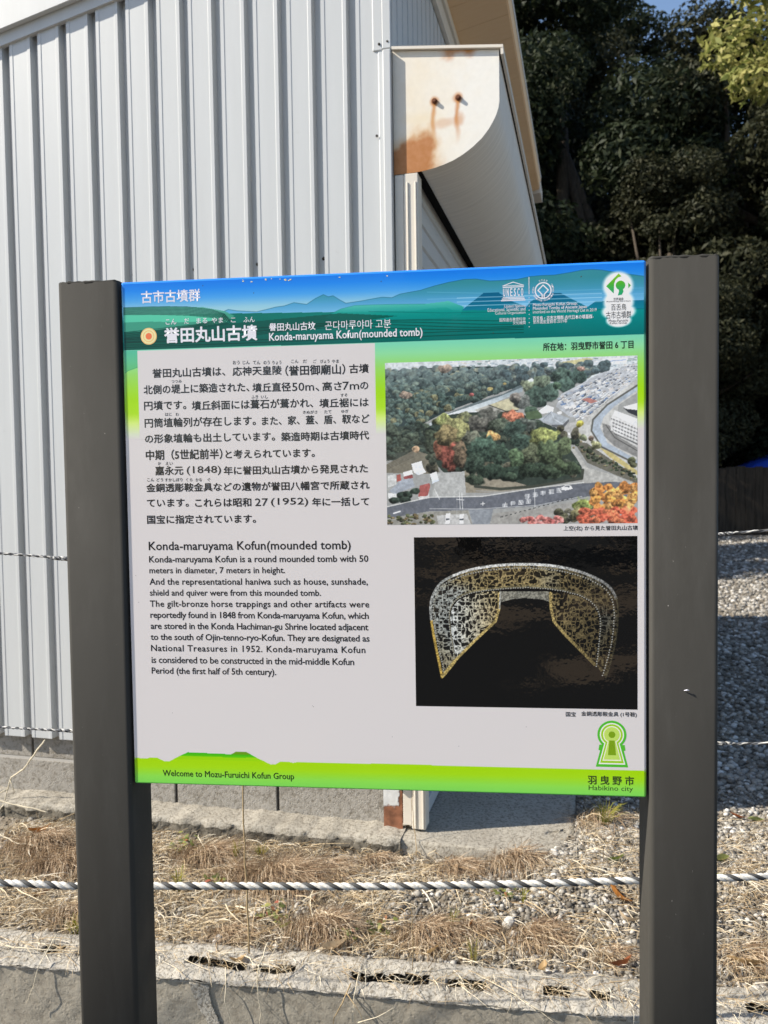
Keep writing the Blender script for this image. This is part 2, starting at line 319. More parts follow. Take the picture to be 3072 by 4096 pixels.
# footing ledge along the wall, rough top and broken edge
an = np.arange(-3.6, 0.02, 0.012); V = []; prof_l = [(0.045, 0), (0.0, 0), (-0.025, 0), (-0.045, 0), (-0.066, 0.001), (-0.080, 0.0), (-0.0865, -0.004), (-0.0885, -0.020), (-0.089, -0.034), (-0.090, -0.046), (-0.092, -0.060), (-0.094, -0.10)]
for py, pz in prof_l:
    for a in an:
        e = noise.fractal(Vector((a*9, 4.1, 0)), 1.0, 2.0, 4); nn = noise.fractal(Vector((a*35, py*60, pz*60)), 1.0, 2.0, 3)
        V.append((a, py*(1+0.16*e if py < -0.03 else 1)+0.008*nn, 0.313+pz*(1+0.3*e)+0.006*nn+0.009*e))
n1 = len(an); F = np.array([(j*n1+i, j*n1+i+1, (j+1)*n1+i+1, (j+1)*n1+i) for j in range(len(prof_l)-1) for i in range(n1-1)])
nt_ = (n1-1)*7; mesh('footing_ledge', V, F[:nt_, ::-1], M_APRON, shed); mesh('footing_face', V, F[nt_:, ::-1], M_DARKCONC, shed)  # vertical face gets a darker concrete than the top
# concrete apron in front of the shutter
an = np.arange(-0.01, 0.585, 0.0125); bn = np.concatenate([[-0.078, -0.072, -0.067], np.arange(-0.06, 3.7, 0.03)]); V = []
for j, b in enumerate(bn):
    for a in an:
        nn = noise.fractal(Vector((a*40, b*40, 0)), 1.0, 2.0, 3); e = 0.010*noise.noise(Vector((a*11, 3, b*0)))
        z = 0.306+0.002*nn-0.012*max(0, a-0.1)
        if j == 0: z = 0.23
        elif j == 1: z -= 0.008
        bb = b+(e if j < 3 else 0)+(0.13*max(0, (a-0.40)/0.18)**1.5 if j < 8 else 0.0)
        if a > 0.57: z = 0.24
        V.append((a, bb, z))
n1 = len(an); F = np.array([(j*n1+i, j*n1+i+1, (j+1)*n1+i+1, (j+1)*n1+i) for j in range(len(bn)-1) for i in range(n1-1)])
mesh('concrete_apron', V, F, M_APRON, shed)
# verge: flashing strip, fascia board, roof
def slanted(x0, x1, y0, y1, dz0, dz1):
    mb = MB(); mb.add([(x, y, roofz(x)+dz) for x in (x0, x1) for y in (y0, y1) for dz in (dz0, dz1)], [(0, 1, 3, 2), (4, 6, 7, 5), (0, 4, 5, 1), (2, 3, 7, 6), (0, 2, 6, 4), (1, 5, 7, 3)]); return mb
slanted(XL, 0.005, -0.010, 0.010, 0.0, 0.05).build('verge_flashing', M_WHITE, shed)
slanted(XL-0.05, 0.30, -0.034, -0.012, 0.043, 0.30).build('verge_fascia', M_WHITE, shed)
slanted(XL-0.10, -0.03, -0.04, 3.10, 0.30, 0.33).build('roof', M_CASE, shed)
slanted(-0.03, 0.275, -0.04, 3.76, 0.30, 0.33).build('roof_eave', M_CASE, shed)
# rest of the shell
mb = MB(); mb.add([(XL, 0.02, 0.3), (XL, YB, 0.3), (XL, YB, roofz(XL)+.2), (XL, 0.02, roofz(XL)+.2)], [(0, 1, 2, 3)]); mb.add([(XL, YB, 0.3), (0, YB, 0.3), (0, YB, 3.55), (XL, YB, roofz(XL)+.2)], [(0, 1, 2, 3)]); mb.build('rear_wall', M_WHITE, shed)
# side wall above the shutter case: vertical ribs seen in the shade
prof = []; y = 0.012
while y < YB: prof += [(0.0, y), (0.0, y+0.066), (-0.010, y+0.070), (-0.010, y+0.082), (0.0, y+0.086)]; y += 0.086
V = [(x, y, 2.60) for x, y in prof]+[(x, y, 3.56) for x, y in prof]; n = len(prof)
mesh('side_wall', V, [(i, i+1, n+i+1, n+i) for i in range(n-1)], M_WHITE, shed)
mb = MB(); mb.bar(0.001, 0.020, -0.005, YB, 3.445, 3.55, 0.003); mb.bar(0.020, 0.032, -0.005, YB, 3.515, 3.555, 0.002); mb.build('wall_top_trim', M_CREAM, shed)
# soffit boards and eave end
t = NT('tan_soffit_board', 0.8, 0.2)
t.color(t.mix(t.noise(14, 6, 0.6, (1, 4, 1)), (0.74, 0.50, 0.29), (0.80, 0.58, 0.36))); M_SOFF = t.m
mb = MB(); y = -0.012
while y < 3.70:
    y1 = min(y+0.2, 3.70)
    mb.add([(x, yy, 3.55+0.195*x+dz) for dz in (0, 0.012) for yy in (y+0.0012, y1-0.0012) for x in (-0.02, 0.272)], [(0, 2, 3, 1), (4, 5, 7, 6), (0, 1, 5, 4), (2, 6, 7, 3), (0, 4, 6, 2), (1, 3, 7, 5)]); y += 0.2
mb.build('soffit', M_SOFF, shed)
mb = MB(); mb.add([(x, yy, 3.562+0.195*x+dz) for dz in (0.0, 0.10) for yy in (-0.012, 3.72) for x in (0.20, 0.276)], [(0, 2, 3, 1), (4, 5, 7, 6), (0, 1, 5, 4), (2, 6, 7, 3), (0, 4, 6, 2), (1, 3, 7, 5)]); mb.build('eave_board', M_SOFF, shed)
mb = MB(); mb.bar(0.19, 0.285, 3.52, 3.74, 3.535+0.04, 3.66, 0.004); mb.build('eave_end_block', M_CREAM, shed)  # cream colour stands in for the brighter light on the soffit end
# corner trim
mb = MB(); mb.bar(-0.030, -0.001, -0.006, 0.02, 2.895, 3.43, 0.002); mb.bar(-0.062, -0.030, -0.003, 0.02, 2.893, 3.42, 0.002); mb.bar(-0.043, -0.0265, -0.004, 0.02, 0.53, 2.887, 0.0015); mb.bar(-0.0255, 0.001, -0.020, 0.03, 0.46, 2.885, 0.0025)
mb.build('corner_trim', M_WHITE, shed)
for (sx, sz) in ((-0.040, 2.912), (-0.012, 2.916), (-0.052, 2.62)):
    mb = MB(); mb.tube([(sx, -0.008, sz), (sx, -0.003, sz)], [0.003, 0.0045], 8); mb.build('rivet', M_JOINT, shed)
# ---- shutter case with its rusty end cap
case = [(0.003, 2.885), (0.348, 2.842), (0.348, 2.683), (0.345, 2.664), (0.339, 2.645), (0.329, 2.625), (0.314, 2.601), (0.292, 2.575), (0.263, 2.551), (0.232, 2.531), (0.200, 2.5155), (0.168, 2.505), (0.135, 2.497), (0.105, 2.4925), (0.074, 2.490)]
mb = MB(); body = case[1:-1]+[(0.096, 2.4915)]
inner = [(0.096, 2.4915), (0.094, 2.497), (0.093, 2.53)]
mb.extrude(body+inner[1:], 'y', 0.001, 3.32, closed=False); mb.build('shutter_case', None or M_CASE, shed, smooth=True)
def xr(z):
    pts = [(2.490, 0.074)]+[(b, a) for a, b in case[::-1][1:-1]]; zs = [p[0] for p in pts]; return float(np.interp(z, zs, [p[1] for p in pts]))
nu, nv = 110, 130; V = []; C = []
scr = [(0.140, 2.708), (0.217, 2.7095)]
def smooth(a, b, x): t = min(1, max(0, (x-a)/(b-a))); return t*t*(3-2*t)
for j in range(nv):
    q = j/(nv-1)
    for i in range(nu):
        u = i/(nu-1); zb = 2.4905 
        x = 0.003+u*0.345; zt = 2.885-(x-0.003)*(0.043/0.345)
        # bottom boundary of the profile at this x
        pb = sorted((a, b) for a, b in case[2:]); zbot = float(np.interp(x, [0.003]+[p[0] for p in pb], [2.489]+[p[1] for p in pb]))
        z = zbot+q*(zt-zbot)
        n1_ = noise.fractal(Vector((x*22, z*22, 0.4)), 1.0, 2.0, 5); n2_ = noise.fractal(Vector((x*70, z*70, 3.4)), 1.0, 2.0, 4)
        base = np.array([0.72, 0.70, 0.655]); yel = np.array([0.66, 0.49, 0.22]); org = np.array([0.50, 0.20, 0.035]); red = np.array([0.15, 0.048, 0.022])
        a = 0.50*smooth(0.0, 0.75, 1-x/0.30)+0.15*n1_; col = base*(1-0.5*max(0, a))+yel*0.5*max(0, a)
        for (sx, sz) in scr:
            d = math.hypot(x-sx, (z-sz)*0.9); r = smooth(0.021+0.004*n1_, 0.008, d); col = col*(1-0.85*r)+org*0.85*r; r = smooth(0.012, 0.006, d); col = col*(1-r)+red*0.6*r
            dx = abs(x-sx+0.004+0.003*math.sin(z*60)); ln = 0.16 if sx < 0.18 else 0.16
            dr = smooth(0.012+0.004*n2_, 0.0005, dx)*smooth(sz+0.004, sz-0.01, z)*smooth(sz-ln, sz-ln*0.35, z); col = col*(1-0.85*dr)+(org*0.95+red*0.1)*0.85*dr
        for (cx, cz, rx, rz, st, cc) in ((0.170, 2.637, 0.060, 0.022, 0.42, org), (0.222, 2.640, 0.020, 0.026, 0.55, org), (0.225, 2.872, 0.085, 0.050, 1.0, org), (0.30, 2.872, 0.05, 0.03, 0.5, yel), (0.10, 2.66, 0.09, 0.035, 0.25, yel)):
            d = math.hypot((x-cx)/rx, (z-cz)/rz)+0.35*n1_; r = st*smooth(1.0, 0.15, d); col = col*(1-r)+cc*r
        d = (z-2.489)-max(0.0, 0.112-0.35*max(0, 0.098-x)-0.9*max(0, x-0.118)*1.6)*1.0; r = smooth(0.055, -0.010, d+0.022*n1_)*smooth(0.185, 0.120, x+0.02*n1_)
        col = col*(1-0.75*r)+(yel*0.5+org*0.5)*0.75*r; r2 = smooth(0.022, -0.014, d+0.022*n1_)*smooth(0.158, 0.116, x+0.02*n1_); col = col*(1-0.92*r2)+(red*0.85+org*0.52+0.02*n2_)*0.92*r2
        r = smooth(0.022, 0.0, (z-zbot)+0.012*n1_)*smooth(0.20, 0.10, x); col = col*(1-0.5*r)+org*0.6*r*0.5+red*0.4*r*0.5
        V.append((x, 0.0, z)); C.append(np.clip(col*(1+0.03*n2_), 0.01, 0.9))
F = np.array([(j*nu+i, j*nu+i+1, (j+1)*nu+i+1, (j+1)*nu+i) for j in range(nv-1) for i in range(nu-1)])
cap = mesh('case_end_cap', V, F, M_RUST, shed, cols=C)
t = NT('rusty_screw', 0.8, 0.3); t.color(t.mix(t.noise(300, 4), (0.10, 0.04, 0.022), (0.20, 0.075, 0.035))); M_SCREW = t.m
for (sx, sz) in scr:
    mb = MB(); mb.tube([(sx, 0.0, sz), (sx, -0.004, sz)], 0.0085, 14); mb.tube([(sx, -0.004, sz), (sx, -0.011, sz)], [0.0068, 0.0058], 6); mb.build('rusty_screw', M_SCREW, cap)
mb = MB()
mb.add([(x, y, z0+(0.0 if k == 0 else 0.009)-0.123*(x-0.003)) for k in (0, 1) for y in (-0.012, 3.33) for x in (0.003, 0.362) for z0 in (2.886,)], [(0, 2, 3, 1), (4, 5, 7, 6), (0, 1, 5, 4), (2, 6, 7, 3), (0, 4, 6, 2), (1, 3, 7, 5)])
mb.box(0.354, 0.3625, -0.011, 3.33, 2.822, 2.8425); mb.build('case_top_cover', M_CREAM, shed)
t = NT('gap_shade', 0.9, 0.1); t.color((0.012, 0.012, 0.013)); M_GAPSHADE = t.m  # near-black colour standing for shade around the shutter case
mb = MB(); mb.box(0.047, 0.094, 0.06, 3.3, 2.515, 2.53); mb.build('curtain_slot_shade', M_GAPSHADE, shed)  # dark bar painted in for the shade inside the slot
mb = MB(); mb.box(0.3485, 0.3538, 0.004, 3.32, 2.826, 2.840); mb.build('case_cover_shade', M_GAPSHADE, shed)  # dark strip painted as the shadow line along the top cover
# guide rail, steel corner post, roller shutter
mb = MB(); mb.bar(0.0045, 0.0345, 0.001, 0.05, 0.325, 2.4885, 0.002); mb.bar(0.0355, 0.0825, -0.002, 0.06, 0.315, 2.4885, 0.002); mb.bar(0.0455, 0.050, -0.006, 0.0, 0.318, 2.46, 0.001); mb.bar(0.0725, 0.077, -0.006, 0.0, 0.318, 2.46, 0.001)
mb.build('guide_rail', M_CREAM, shed)
nu, nv = 40, 150; V = []; C = []
for j in range(nv):
    for i in range(nu):
        x = -0.0635+0.066*i/(nu-1); z = 0.300+0.30*j/(nv-1); n1_ = noise.fractal(Vector((x*40, z*40, 5)), 1.0, 2.0, 5)
        edge = 0.384+0.010*n1_+0.05*smooth(-0.012, -0.002, x); r = smooth(0.003, -0.003, z-edge)
        if x > -0.008+0.01*n1_: r = max(r, smooth(0.52, 0.43, z+0.02*n1_))
        col = np.array([0.58, 0.585, 0.58])*(1-r)+np.array([0.205, 0.085, 0.045])*(1+0.5*n1_)*r; C.append(np.clip(col, 0.02, 0.8)); V.append((x, 0.0015-0.0012*(1-r)+0.0006*n1_, z))
F = np.array([(j*nu+i, j*nu+i+1, (j+1)*nu+i+1, (j+1)*nu+i) for j in range(nv-1) for i in range(nu-1)])
mesh('steel_post_foot', V, F, M_RUST, shed, cols=C)
prof = []; z = 0.36; V = []
while z < 2.53: prof += [(0.040, z), (0.0515, z+0.008), (0.054, z+0.0375), (0.0515, z+0.066), (0.040, z+0.0735)]; z += 0.075
V = [(x, y, z) for y in (0.055, 3.3) for x, z in prof]; n = len(prof)
curtain = mesh('shutter_curtain', V, [(i, i+1, n+i+1, n+i) for i in range(n-1)], M_WHITE, shed)
mb = MB(); mb.bar(0.040, 0.066, 0.062, 3.3, 0.312, 0.362, 0.003); mb.build('bottom_rail', M_WHITE, shed)

# ================================================================== BACKGROUND
t = NT('dark_weathered_board', 0.9, 0.15); t.color(t.ramp(t.noise(5, 8, 0.65, (6, 6, 0.35)), [(0.3, (0.020, 0.016, 0.012)), (0.7, (0.065, 0.052, 0.040))])); M_BOARD = t.m
fence = empty('board_fence', (0, 15.5, 0.2), 0, 'dark brown weathered board fence at the far end of the gravel lot', 'fence')
x = 0.0; mbp = MB(); i = 0
while x < 24:
    wv = random.uniform(0.14, 0.19); mbp.bar(x-6, x-6+wv-0.006, 0+random.uniform(-.006, .006), 0.025, 0.0, 1.41+random.uniform(-0.02, 0.02), 0.003); x += wv
mbp.build('fence_boards', M_BOARD, fence)
mb = MB(); mb.box(-6, 18, 0.03, 0.07, 0.35, 0.43); mb.box(-6, 18, 0.03, 0.07, 1.05, 1.13); mb.build('fence_rail', M_BOARD, fence)
t = NT('blue_tarpaulin', 0.45, 0.4); t.color((0.015, 0.06, 0.42)).bump(t.noise(6, 3), 0.5, 0.1); M_TARP = t.m
nu, nv = 30, 12; V = []
for j in range(nv):
    for i in range(nu):
        a = i/(nu-1); b = j/(nv-1); V.append((6.75+3.4*a, 16.0+1.4*b, 0.27+1.42*smooth(0.0, 0.14, b)*smooth(1.0, 0.86, b)*(0.86+0.30*smooth(0, 0.5, a))*(1+0.04*noise.noise(Vector((a*7, b*5, 0))))))
F = np.array([(j*nu+i, j*nu+i+1, (j+1)*nu+i+1, (j+1)*nu+i) for j in range(nv-1) for i in range(nu-1)])
tag(mesh('tarpaulin', V, F, M_TARP, smooth=True), 'bright blue tarpaulin heap showing over the dark board fence', 'tarpaulin')

def crown(name, mat, blobs, n, leaf, parent, seed, droop=0.3):
    g = np.random.default_rng(seed); V = np.zeros((n*4, 3), np.float32); wts = np.array([b[3]*b[4]*b[5] for b in blobs]); wts = wts**0.67; wts /= wts.sum()
    which = g.choice(len(blobs), n, p=wts); d = g.normal(size=(n, 3)); d /= np.linalg.norm(d, axis=1)[:, None]
    r = 1-0.55*g.random(n)**2.2; r *= 1+0.10*np.sin(d[:, 0]*5+which)*np.cos(d[:, 2]*6+which*2)
    bl = np.array(blobs); c = bl[which, :3]+d*r[:, None]*bl[which, 3:6]
    nrm = d*0.7+g.normal(size=(n, 3))*0.6+np.array([0, 0, 0.35]); nrm /= np.linalg.norm(nrm, axis=1)[:, None]
    a = np.cross(nrm, g.normal(size=(n, 3))); a /= np.linalg.norm(a, axis=1)[:, None]; b = np.cross(nrm, a)
    L = leaf*(0.6+0.8*g.random(n))[:, None]; W = L*0.42
    V[0::4] = c-a*L*0.5; V[1::4] = c+b*W*0.5+nrm*L*0.08; V[2::4] = c+a*L*0.55; V[3::4] = c-b*W*0.5+nrm*L*0.08
    return mesh(name, V, np.arange(n*4).reshape(n, 4), mat, parent)
def trunk(parent, h, r, limbs, seed):
    g = random.Random(seed); mb = MB(); pts = [(0, 0, -0.2)]+[(0.12*g.uniform(-1, 1)*k/6, 0.12*g.uniform(-1, 1)*k/6, h*k/6) for k in range(1, 7)]
    mb.tube(pts, [r*1.25]+[r*(1-0.11*k) for k in range(1, 7)], 9)
    for q in limbs:
        s = Vector(pts[g.randint(2, 5)]); e = Vector(q); m = (s+e)/2+Vector((0, 0, 0.3)); mb.tube([s, m, e], [r*0.42, r*0.28, r*0.10], 6)
    return mb.build('trunk', M_BARK, parent, smooth=True)
def tree_kind(name, mat, seed, h, rad, nl, leaf, label, low=0.10):
    g = random.Random(seed); t_ = empty(name, (0, 0, 0), 0, label, 'tree'); blobs = []
    for k in range(58):
        u = g.random(); zc = h*(low+(0.96-low)*u); rr = rad*(0.35+0.75*math.sin(PI*min(1, 0.25+0.75*u)))*math.sqrt(g.random()); an = g.uniform(0, 2*PI); s = rad*g.uniform(0.26, 0.46)*(1.1-0.35*u)
        blobs.append((rr*math.cos(an), rr*math.sin(an), zc, s, s, s*g.uniform(0.6, 0.85)))
    crown('crown', mat, blobs, nl, leaf, t_, seed); trunk(t_, h*0.75, 0.022*h, [b[:3] for b in blobs[:14]], seed); return t_
def copy_tree(o, loc, rotz, sc=1.0, label=None):
    c = o.copy(); COL.objects.link(c); c.location = loc; c.rotation_euler.z = rotz; c.scale = (sc, sc, sc)
    if label: c['label'] = label
    for ch in o.children:
        q = ch.copy(); COL.objects.link(q); q.parent = c
    return c
GT = 'dense evergreen trees beyond the fence'
kinds = [tree_kind('evergreen_tree', M_DARKLEAF, 11, 15.0, 3.1, 80000, 0.17, 'dense dark evergreen tree behind the board fence, nearest to the shed eave'),
         tree_kind('evergreen_tree', M_OLIVELEAF, 23, 13.0, 2.9, 80000, 0.155, 'rounded olive-dark evergreen tree in the middle of the row behind the fence'),
         tree_kind('evergreen_tree', M_DARKLEAF, 37, 16.5, 3.4, 80000, 0.18, 'tall dark evergreen tree behind the fence with sky showing above it')]
#  (kind, x, y, turn, scale, label)
spots = [(0, 3.2, 29.0, 5.3, 1.40, 'very tall evergreen tree behind all the others, over the shed eave'), (2, 9.4, 30.5, 3.6, 1.14, 'very tall evergreen tree far behind the olive-dark ones'), (0, 15.5, 29.0, 1.9, 1.12, 'very tall evergreen tree far back with sky gaps beside it'),
         (1, 20.0, 26.0, 0.6, 1.15, 'rounded evergreen tree farthest to the right behind the fence'), (1, 6.2, 17.6, 3.3, 0.62, 'low bushy olive-dark tree right behind the board fence'), (2, 9.6, 17.4, 4.4, 0.50, 'low bushy dark tree right behind the fence, beside the tarpaulin'),
         (0, 4.6, 20.5, 0.3, 1.0, None), (1, 8.2, 19.2, 1.3, 0.92, None), (2, 12.6, 21.0, 2.0, 0.82, None),
         (1, 5.6, 24.5, 4.0, 1.1, 'olive-dark evergreen tree farther back behind the tree nearest the eave'), (0, 10.4, 25.5, 5.0, 1.0, 'dark evergreen tree farther back, between the olive one and the tall one'),
         (0, 16.0, 18.5, 2.6, 0.72, 'dark bushy evergreen tree at the right edge above the blue tarpaulin'), (2, 1.4, 22.0, 0.8, 0.95, 'dark evergreen tree half hidden behind the shed and its eave')]
used = set()
for k, x, y, a, sc, lb in spots:
    if lb: o = copy_tree(kinds[k], (x, y, 0.2), a, sc, lb)
    else: o = kinds[k]; o.location = (x, y, 0.2); o.rotation_euler.z = a; o.scale = (sc,)*3; used.add(k)
    o['group'] = GT
# trees standing left of the lot, behind the shed: they shade the fence and the far trees
for i, (k, x, y, a, sc) in enumerate(((2, -1.7, 9.0, 0.4, 0.42), (0, -3.9, 8.9, 1.4, 0.45), (2, -6.2, 9.4, 2.4, 0.5), (2, -3.2, 15.0, 1.1, 0.72), (1, -3.8, 20.0, 2.2, 1.1), (0, -8.5, 17.5, 3.0, 1.15), (2, -9.0, 23.5, 0.5, 1.25), (1, -2.6, 11.4, 0.9, 0.62), (0, -3.5, 25.5, 4.4, 1.2))):
    o = copy_tree(kinds[k], (x, y, 0.2), a, sc, 'dark evergreen tree hidden behind the storage shed'); o['group'] = 'trees behind the shed'
# unseen trees added across the path so the glossy print mirrors dark foliage
for i, (k, x, y, a, sc) in enumerate(((0, -1.5, -13.0, 0.2, 0.55), (1, 2.6, -12.0, 1.7, 0.6), (2, 6.0, -14.0, 2.9, 0.6))):
    o = copy_tree(kinds[k], (x, y, 0.0), a, sc, 'unseen evergreen tree added across the path for the glossy print to mirror'); o['group'] = 'added trees for the print reflections'
# sunlit broadleaf tree leaning in from the right
br = empty('broadleaf_tree', (7.5, 12.4, 0.25), 0, 'sunlit yellow-green broadleaf tree leaning in at the upper right', 'tree')
g = random.Random(5); blobs = []
for k in range(26):
    an = g.uniform(0, 2*PI); rr = 2.5*math.sqrt(g.random()); s = g.uniform(0.45, 0.8); blobs.append((rr*math.cos(an), rr*math.sin(an)*0.9, 9.25+g.uniform(-1.5, 2.0)-0.10*rr, s, s, s*0.7))
crown('crown', M_LITLEAF, blobs, 11000, 0.18, br, 5); trunk(br, 8.4, 0.16, [b[:3] for b in blobs[:12]], 5)

